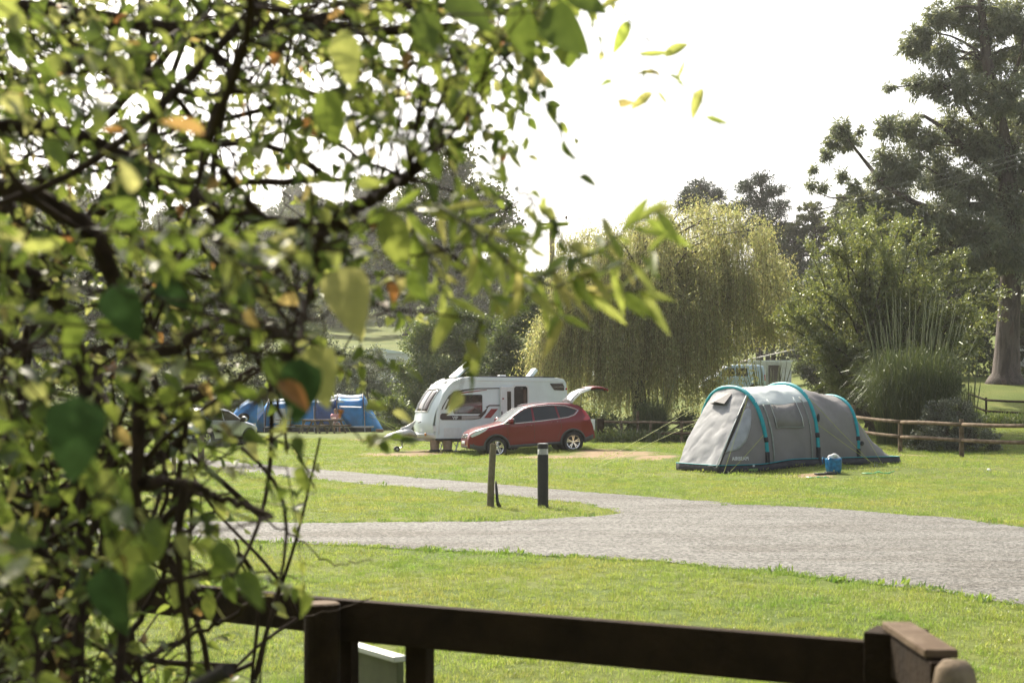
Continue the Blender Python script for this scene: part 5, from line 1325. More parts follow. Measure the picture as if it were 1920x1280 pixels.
# static caravans glimpsed behind the hedge
def static(lab, x0, x1, ytop, D, dep=3.2):
    w_ = (x1 - x0) / F * D; g_ = on((x0 + x1) / 2, D); Ht = CAMH - (ytop - HOR) / F * D - g_.z
    r2 = thing('static_caravan', lab, 'static caravan', g_)
    MB().box((0, dep / 2, Ht * .45 + .1), (w_, dep, Ht * .9 - .4)).build('wall', WHITE2, r2, bevel=.03)
    MB().prism([(-w_ / 2 - .1, Ht * .86), (0, Ht), (w_ / 2 + .1, Ht * .86)], -.15, dep + .15).build('roof', WHITE, r2)
    for k in range(3):
        fo = MB().box((w_ * (-.3 + .3 * k), -.02, Ht * .55), (w_ * .2, .05, Ht * .3)).build('window', GLASS_D, r2, bevel=.01)
        MB().box((w_ * (-.3 + .3 * k), -.05, Ht * .55), (.04, .03, Ht * .3)).build('frame', WHITE2, fo)
static('white static caravan roof showing above the silvery shrub', 655, 765, 652, 128)
static('white static caravan half hidden behind the hanging willow fronds', 1115, 1215, 668, 112)
static('white static caravan glimpsed right of the willow trunk', 1275, 1330, 668, 118)
# sheds
def shed(lab, nm, x0, x1, D, ywall, ypeak, wm, rm, dep=3.5, rz=0, door=True):
    w_ = (x1 - x0) / F * D; g_ = on((x0 + x1) / 2, D); zw = CAMH - (ywall - HOR) / F * D - g_.z; zp = CAMH - (ypeak - HOR) / F * D - g_.z
    r2 = thing(nm, lab, 'shed', g_, rz=rz); nb = max(4, int(w_ / .42)); bw = w_ / nb
    for i in range(nb):
        xx = -w_ / 2 + (i + .5) * bw
        if door and abs(xx - w_ * .08) < w_ * .17: continue
        MB().box((xx, 0, zw / 2), (bw * .95, .04, zw)).build('board', wm, r2)
    MB().box((0, dep / 2 + .04, zw / 2 - .05), (w_, dep, zw - .1)).build('wall', wm, r2)
    if door:
        MB().box((w_ * .08, -.01, zw * .42), (w_ * .30, .05, zw * .84)).build('door', pmat('dark_door', (.07, .055, .045), .7), r2)
    MB().prism([(-w_ / 2 - .25, zw), (w_ / 2 + .25, zp), (w_ / 2 + .25, zp + .08), (-w_ / 2 - .25, zw + .08)], -.3, dep).build('roof', rm, r2)
    MB().prism([(-w_ / 2 - .27, zw - .10), (w_ / 2 + .27, zw - .10), (w_ / 2 + .27, zw + .02), (-w_ / 2 - .27, zw + .02)], -.34, -.30).build('fascia', WHITE2, r2)
shed('white boarded shed with dark door behind the reeds', 'white_shed', 1408, 1484, 100, 676, 656, pmat('white_boards', (.62, .63, .60), .7, var=.12), pmat('pale_roof_sheet', (.42, .40, .36), .7, var=.15, scale=3))
shed('small dark brown shed in the shade beside the gum tree', 'brown_shed', 1742, 1802, 80, 640, 630, pmat('brown_boards', (.05, .032, .024), .8, var=.3), pmat('felt_roof', (.16, .17, .17), .8), door=False)
shed('white hut edge just visible right of the gum tree trunk', 'white_hut', 1912, 1990, 84, 655, 640, bpy.data.materials['white_boards'], bpy.data.materials['felt_roof'], door=False)

# ================================================================== BLUE TENT AND PICNIC
def blue_tent():
    D = 82; g_ = on(497, D); S = D / F
    root = thing('family_tent', 'long bright blue tunnel tent with white hem and fabric porch', 'tent', g_, rz=R(3))
    BL = pmat('blue_polyester', (.015, .24, .62), .55, var=.2, scale=1.5, bump=.5, bscale=3, trans=.25); LB = pmat('pale_blue_polyester', (.45, .58, .75), .5, var=.1, bump=.4, bscale=3, trans=.3)
    DB = pmat('navy_polyester', (.008, .05, .20), .6, var=.3, scale=2, bump=.6, bscale=4); WH = pmat('white_hem', (.55, .56, .55), .7); SKB = pmat('dark_groundsheet', (.02, .022, .03), .8); PO = pmat('pole_sleeve', (.05, .045, .05), .5)
    def arch(x, H_, sh=0, n=17, w_=3.2):
        return [Vector((x + sh * math.sin(math.pi * i / (n - 1)), w_ / 2 - w_ / 2 * math.copysign(abs(math.cos(math.pi * i / (n - 1))) ** .7, math.cos(math.pi * i / (n - 1))), H_ * math.sin(math.pi * i / (n - 1)) ** .6)) for i in range(n)]
    A = [arch(0, 1.95, .15), arch(1.45, 2.05), arch(2.85, 2.05), arch(4.1, 2.2), arch(5.75, 2.2, -.2)]
    rear = [Vector((6.75, .5 + 2.2 * i / 16, .05)) for i in range(17)]; fr = [Vector((-1.2, .6 + 2.0 * i / 16, .05)) for i in range(17)]
    S_ = [fr] + A + [rear]
    for k in range(len(S_) - 1):
        rows = []
        for t in np.linspace(0, 1, 7):
            r_ = []
            for i, (p_, q_) in enumerate(zip(S_[k], S_[k + 1])):
                m = p_.lerp(q_, t); m.z *= 1 - .04 * math.sin(math.pi * t) * (1 if 0 < k < len(S_) - 2 else .3); m.y += .02 * math.sin(i * 2 + t * 9); r_.append(m)
            rows.append(r_)
        MB().grid([r_[:6] for r_ in rows]).build('side_panel', DB if k == 3 else BL, root, smooth=True, solid=.004, fix=False)
        MB().grid([r_[5:12] for r_ in rows]).build('roof_panel', LB if 0 < k < len(S_) - 2 else BL, root, smooth=True, solid=.004, fix=False)
        MB().grid([r_[11:] for r_ in rows]).build('side_panel', BL, root, smooth=True, solid=.004, fix=False)
    for a_ in A: MB().tube([p_ + Vector((0, -.015, .015)) for p_ in a_], .035, 6).build('pole_sleeve', PO, root, smooth=True)
    MB().tube([(x, -.04 + (.5 if x > 6 else .0) + .02 * math.sin(x * 4), .28) for x in np.linspace(0, 6.3, 20)], [.05] * 20, 5).build('hem', WH, root, smooth=True)
    MB().box((3.0, -.03, .12), (6.2, .03, .24)).build('mudskirt', SKB, root)
    # windows on the first bays
    MB().add([(.25, -.03, .5), (1.25, -.03, .5), (1.15, .06, 1.35), (.35, .06, 1.35)], [(0, 1, 2, 3)]).build('window', WH, root, solid=.01)
    MB().add([(4.25, .0, 1.50), (5.55, .0, 1.45), (5.5, -.12, 1.40), (4.3, -.12, 1.42)], [(0, 1, 2, 3)]).build('window_flap', WH, root, solid=.012)
    GUY = bpy.data.materials['lime_guy_line']
    for (a_, b_) in (((5.7, .2, 1.3), (7.6, -.6, 0)), ((4.1, .2, 1.3), (5.0, -1.3, 0)), ((6.0, .3, .9), (8.2, -.2, 0)), ((0, .2, 1.4), (-1.6, -1.2, 0)), ((1.45, .2, 1.3), (.6, -1.3, 0))):
        MB().tube([a_, b_], .012, 4).build('guy_line', GUY, root)
    for x in (.0, 2.85, 4.2, 5.75): MB().tube([(x, -.35, 0), (x - .05, -.15, 1.5)], .022, 5).build('steel_pole', STEEL, root)
blue_tent()
def small_tent():
    g_ = on(470, 80); root = thing('small_tent', 'pale blue and grey tent porch with brown band left of the long blue tent', 'tent', g_)
    a_ = [MB, ]
    def arch(x, H_, n=13): return [Vector((x, 1.2 - 1.2 * math.cos(math.pi * i / (n - 1)), H_ * math.sin(math.pi * i / (n - 1)) ** .6)) for i in range(n)]
    S_ = [arch(-1.35, .7), arch(-.9, 1.5), arch(-.2, 2.0), arch(.35, 1.95)]
    LB = bpy.data.materials['pale_blue_polyester']
    MB().grid([r_[4:9] for r_ in S_]).build('roof_panel', LB, root, smooth=True, solid=.004, fix=False)
    MB().grid([r_[:5] for r_ in S_]).build('side_panel', bpy.data.materials['blue_polyester'], root, smooth=True, solid=.004, fix=False)
    MB().grid([r_[8:] for r_ in S_]).build('side_panel', LB, root, smooth=True, solid=.004, fix=False)
    MB().box((-.5, -.04, .45), (1.6, .03, .16)).build('white_band', WHITE2, root); MB().box((-.5, -.04, .2), (1.6, .03, .32)).build('brown_band', pmat('brown_band', (.07, .045, .035), .8), root)
    MB().ball((-.4, .02, .85), .33, 8, (1, .12, .8)).build('round_window', GLASS_D, root, smooth=True)
small_tent()
o = MB().box((0, 0, .09), (.42, .22, .18)).build('brick_block', pmat('brick', (.25, .15, .10), .9, var=.3), None, label='single brown block holding the corner of the blue tent', category='block', bevel=.01); o.location = on(712, 81)
def picnic():
    root = thing('picnic_table', 'picnic table', 'picnic table')
    for i in range(5): MB().box((0, -.30 + .15 * i, .735), (1.7, .14, .04)).build('top_plank', WOOD, root, bevel=.004)
    for y in (-.72, .72):
        for k in (-.07, .07): MB().box((0, y + k, .44), (1.7, .125, .04)).build('seat_plank', WOOD, root, bevel=.004)
    for x in (-.6, .6):
        MB().beam((x, -.25, .71), (x, -.62, 0), .05, .10).build('leg', WOOD_G, root); MB().beam((x + .05, .25, .71), (x + .05, .62, 0), .05, .10).build('leg', WOOD_G, root)
        MB().box((x + .1, 0, .39), (.05, 1.7, .09)).build('cross_beam', WOOD_G, root); MB().box((x + .1, 0, .68), (.05, .7, .06)).build('cross_beam', WOOD_G, root)
    return root
pc = picnic(); ps = [pc, copy_tree(pc), copy_tree(pc)]
for o_, (x, D, rz, lab) in zip(ps, ((546, 78.5, 12, 'picnic table mostly hidden by the large pale leaves, leftmost of three'), (587, 78.2, 78, 'picnic table seen end on, in the middle of the three'), (620, 78.8, 66, 'picnic table at which the person in pink sits'))):
    o_.location = on(x, D); o_.rotation_euler.z = R(rz); o_['label'] = lab; o_['group'] = 'picnic tables before the blue tent'

# ---- person sitting at the table
def person():
    base = on(627, 79.3); root = thing('person', 'person with short fair hair in a pink top sitting at the picnic table', 'person', base, rz=R(20))
    root.location = on(628, 80.1)
    SKIN = pmat('skin', (.52, .32, .24), .55, var=.06); PINK = pmat('pink_top', (.55, .28, .32), .8, var=.1); HAIR = pmat('fair_hair', (.32, .22, .11), .7, var=.3)
    J = {'pelvis': (0, 0, .52, .13), 'waist': (0, -.02, .68, .115), 'chest': (0, -.06, .88, .14), 'neck': (0, -.10, 1.05, .055), 'head': (0, -.13, 1.14, .075), 'crown': (0, -.13, 1.26, .085)}
    for s, n_ in ((-1, 'l'), (1, 'r')):
        J['hip' + n_] = (s * .10, -.03, .50, .095); J['knee' + n_] = (s * .14, -.46, .50, .062); J['calf' + n_] = (s * .15, -.50, .30, .052); J['ank' + n_] = (s * .15, -.50, .08, .035); J['toe' + n_] = (s * .17, -.68, .04, .032)
        J['sho' + n_] = (s * .18, -.07, .99, .06); J['elb' + n_] = (s * .26, -.26, .80, .042); J['wri' + n_] = (s * .12, -.46, .82, .028); J['hand' + n_] = (s * .08, -.54, .82, .028)
        for f_ in range(5): J['f%d%s' % (f_, n_)] = (s * (.08 + (-.03 + .015 * f_)) + (-s * .03 if f_ == 0 else 0), -.60 - (.02 if f_ in (2, 3) else 0) + (.05 if f_ == 0 else 0), .805, .009)
    ks = list(J); E_ = [('pelvis', 'waist'), ('waist', 'chest'), ('chest', 'neck'), ('neck', 'head'), ('head', 'crown')]
    for n_ in 'lr':
        E_ += [('pelvis', 'hip' + n_), ('hip' + n_, 'knee' + n_), ('knee' + n_, 'calf' + n_), ('calf' + n_, 'ank' + n_), ('ank' + n_, 'toe' + n_), ('chest', 'sho' + n_), ('sho' + n_, 'elb' + n_), ('elb' + n_, 'wri' + n_), ('wri' + n_, 'hand' + n_)]
        E_ += [('hand' + n_, 'f%d%s' % (f_, n_)) for f_ in range(5)]
    me = bpy.data.meshes.new('body'); me.from_pydata([J[k][:3] for k in ks], [(ks.index(a_), ks.index(b_)) for a_, b_ in E_], []); me.update()
    ob = link_mesh('body', me, root, SKIN); ob.modifiers.new('skin', 'SKIN'); 
    sv = me.skin_vertices[0].data
    for i, k in enumerate(ks): sv[i].radius = (J[k][3], J[k][3]); sv[i].use_root = (k == 'pelvis')
    sb = ob.modifiers.new('sub', 'SUBSURF'); sb.levels = 2; sb.render_levels = 2
    mb = MB(); rows = []
    for (z, y, rx, ry) in ((.50, -.0, .19, .16), (.62, -.01, .17, .14), (.78, -.04, .18, .14), (.92, -.07, .20, .14), (1.0, -.08, .18, .11), (1.05, -.09, .09, .08)):
        rows.append([Vector((rx * math.cos(t), y + ry * math.sin(t), z)) for t in np.linspace(0, 2 * math.pi, 20, endpoint=False)])
    MB().grid(rows, closed=True).build('top', PINK, root, smooth=True)
    for s in (-1, 1): MB().tube([(s * .15, -.07, 1.0), (s * .21, -.13, .93), (s * .235, -.18, .87)], [.085, .08, .075], 10).build('sleeve', PINK, root, smooth=True)
    for s in (-1, 1): MB().tube([(s * .08, -.02, .50), (s * .12, -.25, .51), (s * .135, -.38, .50)], [.125, .11, .09], 10).build('shorts_leg', pmat('pale_shorts', (.5, .45, .42), .8) if s < 0 else bpy.data.materials['pale_shorts'], root, smooth=True)
    MB().ball((0, -.12, 1.25), .105, 9, (.92, 1.0, 1.0)).build('hair', HAIR, root, smooth=True)
    MB().ball((0, -.165, 1.20), .082, 9, (.9, .95, 1.2)).ball((0, -.25, 1.19), .018, 5).build('face', SKIN, root, smooth=True)
    for s in (-1, 1): MB().ball((s * .03, -.243, 1.215), .010, 5).build('eye', BLACK, root)
    MB().ball((0, -.238, 1.15), .02, 5, (1.2, .4, .35)).build('mouth', pmat('lips', (.4, .15, .13), .5), root)
    for s in (-1, 1): MB().ball((s * .088, -.14, 1.20), .022, 5, (.4, .8, 1.2)).build('ear', SKIN, root)
person()

# ================================================================== POLE AND WIRES
def pole():
    D = 80; g_ = on(1035, D); root = thing('utility_pole', 'wooden utility pole with crossarm and three insulators above the willow', 'utility pole', g_)
    zt = CAMH - (414 - HOR) / F * D - g_.z; PW = pmat('pole_wood', (.24, .20, .09), .85, var=.25, bump=.4)
    MB().tube([(0, 0, -.3), (0, 0, zt * .5), (0, 0, zt)], [.19, .165, .15], 12).build('mast', PW, root, smooth=True)
    za = zt - .22
    MB().box((0, -.2, za), (1.78, .10, .14)).build('crossarm', PW, root, bevel=.01)
    MB().tube([(0, -.18, za - .75), (-.55, -.2, za - .05)], .02, 5).build('brace', STEEL, root)
    ins = pmat('insulator', (.08, .025, .02), .2, coat=.6)
    heads = []
    for x in (-.95, -.10, .80):
        MB().tube([(x, -.2, za + .05), (x, -.2, za + .34)], .015, 5).build('pin', STEEL, root)
        MB().lathe([(.02, 0), (.07, .01), (.04, .05), (.075, .07), (.045, .12), (.07, .14), (.03, .2), (.001, .21)], 12, (x, -.2, za + .28)).build('insulator', ins, root, smooth=True)
        heads.append(Vector((x, -.2, za + .42)) + g_)
    WI = pmat('wire', (.10, .12, .10), .7)
    def wire(lab, a_, b_, sag, r_=.008):
        pts = []
        for t in np.linspace(0, 1, 30): p_ = Vector(a_).lerp(Vector(b_), t); p_.z -= sag * 4 * t * (1 - t); pts.append(p_ - Vector(a_))
        o_ = MB().tube(pts, r_, 5).build('overhead_wire', WI, None, smooth=True, label=lab, category='wire'); o_.location = a_
    Rr = [px(1990, 265, 62), px(1990, 273, 62.5), px(1990, 283, 63)]
    for k, (a_, b_) in enumerate(zip(heads, Rr)): wire('%s of the three overhead wires running right towards the gum tree' % ('upper', 'middle', 'lower')[k], a_, b_, 1.2 + .12 * k)
    Lr = [px(80, 585, 128), px(80, 592, 128), px(80, 600, 128)]
    for k, (a_, b_) in enumerate(zip(heads, Lr)): wire('%s of the three overhead wires falling left behind the leaves' % ('upper', 'middle', 'lower')[k], a_, b_, 1.5 + .15 * k)
    wire('thin cable crossing in front of the dark trees above the caravan', px(990, 524, 80), px(300, 585, 84), .35, .010); wire('lower twin of the thin cable above the caravan', px(990, 528, 80.3), px(300, 592, 84), .42, .009)
    MB().tube([(.19, -.02, zt * .45), (.19, -.02, 0)], .02, 5).build('cable_guard', STEEL, root)
pole()
# barrier at the far left
g_ = on(55, 61); r2 = thing('barrier', 'orange yellow height barrier pole at the far left edge', 'barrier', g_)
YP = pmat('orange_yellow_paint', (.6, .25, .02), .5)
MB().tube([(-2.2, 0, .35), (.1, 0, .42)], .035, 8).build('arm', YP, r2, smooth=True); MB().tube([(.1, 0, .42), (.0, 0, .62), (-.02, 0, .72)], .04, 8).build('hook', YP, r2, smooth=True)
MB().tube([(.25, 0, 0), (.25, 0, .75)], .03, 8).build('stand', STEEL, r2)
# ================================================================== FOREGROUND FOLIAGE
def leaf_mesh(name, shape, fold, curl, mat, n=7):
    """unit leaf along +x, length 1; shape(t) -> half width"""
    rows = []
    for i in range(n + 1):
        t = i / n; w = max(shape(t), .004)
        z = -curl * t * t
        rows.append([(t, -w, z + fold * w), (t, -w * .5, z + fold * w * .45), (t, 0, z), (t, w * .5, z + fold * w * .45), (t, w, z + fold * w)])
    me = MB().grid(rows).mesh(name); me.materials.append(mat); me.polygons.foreach_set('use_smooth', [True] * len(me.polygons)); return me
def fg_leafmat(name, cols, tcols, island):
    m, nt, out = newmat(name); L = nt.links.new
    if island: src = nt.nodes.new('ShaderNodeNewGeometry').outputs['Random Per Island']
    else: src = nt.nodes.new('ShaderNodeObjectInfo').outputs['Random']
    tc = nt.nodes.new('ShaderNodeTexCoord'); n1 = N(nt, 'ShaderNodeTexNoise', Scale=60.0 if island else 5.0, Detail=4.0); L(tc.outputs['Object'], n1.inputs['Vector'])
    st_ = [0, .38, .62, .82, .95, .995] if len(cols) == 6 else [0, .33, .66, 1]
    r = ramp(nt, list(zip(st_, cols))); L(src, r.inputs[0])
    r2 = ramp(nt, list(zip(st_, tcols))); L(src, r2.inputs[0])
    rv = ramp(nt, [(.3, (.75, .78, .7)), (.7, (1.1, 1.08, 1.0))]); L(n1.outputs[0], rv.inputs[0])
    def mul(a): 
        q = N(nt, 'ShaderNodeMix', data_type='RGBA', blend_type='MULTIPLY'); q.inputs[0].default_value = 1; L(a, q.inputs[6]); L(rv.outputs[0], q.inputs[7]); return q.outputs[2]
    b = N(nt, 'ShaderNodeBsdfPrincipled', Roughness=.45); b.inputs['Specular IOR Level'].default_value = .3; L(mul(r.outputs[0]), b.inputs['Base Color'])
    t = N(nt, 'ShaderNodeBsdfTranslucent'); L(mul(r2.outputs[0]), t.inputs[0])
    mx = N(nt, 'ShaderNodeMixShader', Fac=.5); L(b.outputs[0], mx.inputs[1]); L(t.outputs[0], mx.inputs[2]); L(mx.outputs[0], out.inputs[0])
    return m
FC = [(.035, .055, .015), (.05, .075, .018), (.065, .09, .022), (.085, .105, .03), (.12, .13, .045), (.14, .07, .025)]
FT = [(.08, .115, .025), (.17, .23, .04), (.27, .32, .065), (.38, .42, .11), (.52, .50, .20), (.40, .18, .06)]
FL_O = fg_leafmat('hedge_leaf', FC, FT, False); FL_I = fg_leafmat('hedge_leaf_small', FC, FT, True)
WLF = fg_leafmat('willow_leaf_near', [(.06, .10, .02), (.09, .14, .03), (.12, .16, .04), (.14, .15, .05)], [(.25, .38, .05), (.34, .46, .07), (.42, .50, .10), (.5, .45, .15)], True)
oval = lambda t: .27 * math.sin(math.pi * t ** .75) ** .8
heart = lambda t: .33 * (math.sin(math.pi * t ** .55) ** .75)
narrow = lambda t: .10 * math.sin(math.pi * t ** .85) ** .85
LEAFM = [leaf_mesh('leaf', oval, .35, .12, FL_O), leaf_mesh('leaf', heart, .25, .2, FL_O), leaf_mesh('leaf', oval, .6, .3, FL_O), leaf_mesh('leaf', heart, .3, .2, pmat('dark_leaf', (.03, .06, .018), .5, var=.3, scale=3, trans=.25, spec=.25))]
def base_arr(fn, fold, curl, n=4):
    V = []; 
    for i in range(n + 1):
        t = i / n; w = max(fn(t), .004); V += [(t, -w, -curl * t * t + fold * w), (t, 0, -curl * t * t), (t, w, -curl * t * t + fold * w)]
    Fq = []
    for i in range(n):
        for j in range(2): Fq.append((i * 3 + j, i * 3 + j + 1, (i + 1) * 3 + j + 1, (i + 1) * 3 + j))
    return np.array(V), np.array(Fq)
def merged_leaves(name, pos, ax, up, L, fn, fold, curl, mat, parent, **kw):
    V0, F0 = base_arr(fn, fold, curl); n = len(pos); ax = nrm(ax); sd = nrm(np.cross(up, ax)); u2 = np.cross(ax, sd)
    L = np.asarray(L)
    V = pos[:, None] + L[:, None, None] * (V0[None, :, 0:1] * ax[:, None] + V0[None, :, 1:2] * sd[:, None] + V0[None, :, 2:3] * u2[:, None])
    Fa = (F0[None] + (np.arange(n) * len(V0))[:, None, None]).reshape(-1, 4)
    me = bpy.data.meshes.new(name); me.vertices.add(n * len(V0)); me.vertices.foreach_set('co', V.astype(np.float32).ravel())
    me.loops.add(Fa.size); me.loops.foreach_set('vertex_index', Fa.astype(np.int32).ravel()); me.polygons.add(len(Fa))
    me.polygons.foreach_set('loop_start', np.arange(0, Fa.size, 4, dtype=np.int32)); me.polygons.foreach_set('loop_total', np.full(len(Fa), 4, np.int32))
    me.polygons.foreach_set('use_smooth', np.ones(len(Fa), bool)); me.update(calc_edges=True)
    return link_mesh(name, me, parent, mat, **kw)

def hedge():
    rng = np.random.default_rng(101)
    base = Vector((-1.5, 3.8, 0)); root = thing('foreground_shrub', 'large backlit leafy shrub filling the left of the view, out of focus', 'shrub', base)
    TW = pmat('dark_twig', (.030, .019, .012), .9, var=.3, scale=30, spec=.15)
    loc = lambda v: np.array(v) - np.array(base)
    BR = [([(-60, 235), (0, 242), (130, 250), (180, 275), (270, 305), (330, 345), (420, 400), (520, 415), (600, 430), (690, 425)], 2.5, .017),
          ([(-60, 350), (0, 347), (60, 360), (130, 400), (190, 460), (232, 560), (262, 640), (264, 780), (258, 905), (250, 1000), (235, 1150), (220, 1320)], 2.1, .014),
          ([(-40, 470), (60, 520), (130, 600), (160, 720), (172, 840), (150, 960), (160, 1100), (140, 1300)], 2.4, .015),
          ([(20, 570), (90, 480), (190, 400), (290, 340), (400, 345), (520, 340), (640, 335)], 2.9, .011),
          ([(-50, 5), (60, 14), (150, 25), (290, 50), (400, 62), (540, 45), (700, 60), (860, 50)], 2.7, .016),
          ([(-40, 690), (30, 590), (100, 500), (170, 420), (290, 300), (285, 210), (270, 60), (262, -60)], 3.2, .014),
          ([(266, 906), (330, 903), (365, 908), (398, 930), (445, 940), (505, 967)], 2.0, .008),
          ([(365, 915), (330, 950), (280, 1003), (215, 1068), (160, 1130), (120, 1200)], 2.2, .007),
          ([(150, 900), (100, 960), (65, 1010), (38, 1100), (15, 1170), (-20, 1240)], 2.3, .008),
          ([(262, 677), (319, 659), (394, 610), (469, 557), (532, 497), (580, 440)], 2.2, .008),
          ([(600, 440), (585, 512), (577, 569), (562, 625), (552, 659)], 1.7, .005),
          ([(250, 1244), (298, 1219), (360, 1190), (435, 1154), (500, 1100)], 2.6, .006),
          ([(-30, 860), (40, 800), (110, 700), (210, 640), (330, 560)], 2.9, .01), ([(0, 1290), (60, 1180), (110, 1080), (140, 960), (200, 860), (300, 790), (380, 740)], 2.6, .012),
          ([(60, 1290), (130, 1190), (180, 1100), (200, 1010), (205, 900), (190, 800), (150, 650), (60, 480), (20, 380)], 3.0, .018), ([(-30, 140), (60, 160), (150, 110), (260, 160), (380, 180), (520, 160), (640, 190), (760, 180)], 3.0, .009),
          ([(410, 398), (440, 470), (430, 560), (470, 650), (520, 740), (540, 840)], 2.8, .006), ([(600, 430), (660, 395), (720, 360), (765, 335)], 2.3, .012), ([(690, 425), (760, 430), (830, 470), (900, 520)], 2.4, .005),
          ([(300, 50), (420, 120), (560, 230), (680, 300), (760, 330)], 2.9, .007), ([(540, 45), (680, 20), (820, 10), (960, 20), (1080, 10)], 2.5, .007), ([(560, 40), (640, 110), (740, 130), (860, 110), (960, 60)], 2.6, .006),
          ([(-40, 1000), (60, 940), (160, 900), (262, 840)], 2.7, .009), ([(230, 1290), (250, 1180), (300, 1090), (330, 1010), (400, 960)], 2.8, .007), ([(470, 960), (560, 1010), (620, 1060), (700, 1050)], 3.2, .0022), ([(440, 1010), (470, 1100), (520, 1160), (610, 1150), (700, 1120)], 3.4, .003),
          ([(-20, 420), (80, 330), (200, 220), (300, 120), (380, 20), (420, -60)], 3.3, .012), ([(90, 1290), (90, 1150), (70, 1000), (90, 850), (60, 700), (-10, 600)], 3.4, .012), ([(390, 740), (480, 690), (560, 690), (640, 660)], 3.0, .004)]
    S = []   # sample points on branches for twigs
    for pts, D, r in BR:
        D *= 1.25; r *= 1.4; n = 26; c = resample(pts, n); dd = D + np.cumsum(rng.normal(size=n)) * .018 + np.sin(np.linspace(0, rng.uniform(2, 6), n)) * .12
        P = np.array([px(x, y, d_) for (x, y), d_ in zip(c, dd)]) + rng.normal(size=(n, 3)) * .003
        rad = np.linspace(r, r * .45, n) * rng.uniform(.88, 1.12, n)
        MB().tube(P - np.array(base), list(rad), 8).build('branch', TW, root, smooth=True, fix=False)
        for p_ in P[2:]: S.append(p_)
    for k in range(140):          # long side shoots
        i = rng.integers(len(S)); a = S[i]
        if (a[0] / a[1]) * F + CX > 640: continue
        d = nrm(np.array([rng.normal() * .7 + .25, rng.normal() * .45, rng.normal() * .8])); L_ = rng.uniform(.35, 1.1)
        pth = np.array(curve_pts(a, a + d * L_ + np.array([0, 0, -.12 * L_]), 14, .09, rng))
        if pth[:, 1].min() < 1.6: continue
        e_ = pth[-1]; 
        if e_[0] / e_[1] * F + CX > 600: continue
        MB().tube(pth - np.array(base), list(np.linspace(.0075, .0026, 14) * rng.uniform(.6, 1.5)), 6).build('branch', TW, root, smooth=True, fix=False)
        S += [p_ for p_ in pth[3:]]
    S = np.array(S)
    # branches going down to the ground so that the shrub stands on its own roots
    for k in range(9):
        a = np.array((base.x - .6 + rng.uniform(-.3, .3), base.y + rng.uniform(-.4, .5), 0)); b_ = S[rng.integers(len(S))]
        if b_[0] > -.8: continue
        MB().tube(np.array(curve_pts(a, b_, 10, .06, rng)) - np.array(base), [.03 * (1 - .06 * i) for i in range(10)], 8).build('stem', TW, root, smooth=True, fix=False)
    # density: probability that foliage stands at a pixel
    GX = [-120, 0, 150, 260, 360, 460, 560, 660, 760, 860, 960, 1080, 1120]
    GY = [-80, 60, 160, 260, 340, 430, 540, 640, 740, 830, 920, 1020, 1130, 1330]
    GD = np.array([[.9, .9, .8, .75, .8, .85, .9, .9, .8, .75, .7, .6, .0],
                   [.9, .8, .65, .65, .7, .75, .85, .75, .6, .5, .45, .30, .0],
                   [.9, .75, .6, .65, .65, .7, .7, .6, .42, .3, .10, .0, .0],
                   [.9, .7, .65, .6, .55, .5, .45, .42, .28, .03, .0, .0, .0],
                   [.9, .7, .6, .55, .5, .42, .32, .28, .20, .12, .03, .0, .0],
                   [.85, .7, .6, .5, .5, .45, .35, .22, .14, .12, .03, .0, .0],
                   [.85, .75, .65, .55, .5, .4, .26, .12, .07, .06, .01, .0, .0],
                   [.85, .75, .7, .55, .42, .30, .18, .03, .02, .01, .0, .0, .0],
                   [.85, .8, .7, .55, .25, .12, .05, .0, .0, .0, .0, .0, .0],
                   [.8, .7, .6, .40, .12, .08, .06, .02, .0, .0, .0, .0, .0],
                   [.8, .6, .55, .45, .18, .12, .04, .0, .0, .0, .0, .0, .0],
                   [.8, .65, .6, .3, .16, .08, .02, .0, .0, .0, .0, .0, .0],
                   [.8, .7, .6, .25, .10, .05, .01, .0, .0, .0, .0, .0, .0],
                   [.9, .9, .8, .4, .12, .02, .0, .0, .0, .0, .0, .0, .0]])
    GD[3:10, 4:8] *= .72
    def dens(x, y):
        j = np.clip(np.interp(y, GY, range(len(GY))), 0, len(GY) - 1.001); k = int(j); f_ = j - k
        return np.interp(x, GX, GD[k]) * (1 - f_) + np.interp(x, GX, GD[k + 1]) * f_
    pos = []; ax = []; up = []; Ls = []; tw = MB()
    NT = 1080; made = 0; tries = 0
    while made < NT and tries < 40000:
        tries += 1
        x = rng.uniform(-120, 1090); y = rng.uniform(-80, 1330)
        if rng.uniform() > dens(x, y): continue
        D = rng.uniform(2.5, 5.0) if rng.uniform() < .95 else rng.uniform(1.7, 2.5)
        if x > 600: D = rng.uniform(2.3, 3.6)
        p0 = np.array(px(x, y, D)); made += 1
        L = rng.uniform(.10, .26); d0 = nrm(np.array([rng.normal() * .8 + .5, rng.normal() * .7, rng.normal() * .6 - .25])); m = 5
        k = np.linspace(0, 1, m)[:, None]; path = p0 + d0 * L * k + np.array([0, 0, -.25 * L]) * k ** 2
        j = np.argmin(np.linalg.norm(S - p0, axis=1)); q = S[j]
        if np.linalg.norm(q - p0) < .45: tw.tube(curve_pts(q, p0, 4, .1, rng) , [.0028, .0024, .002, .0018], 4, cap=False)
        tw.tube(path, [.0018, .0015, .0013, .001, .0007], 4, cap=False)
        nl = rng.integers(5, 11); big = D < 2.3
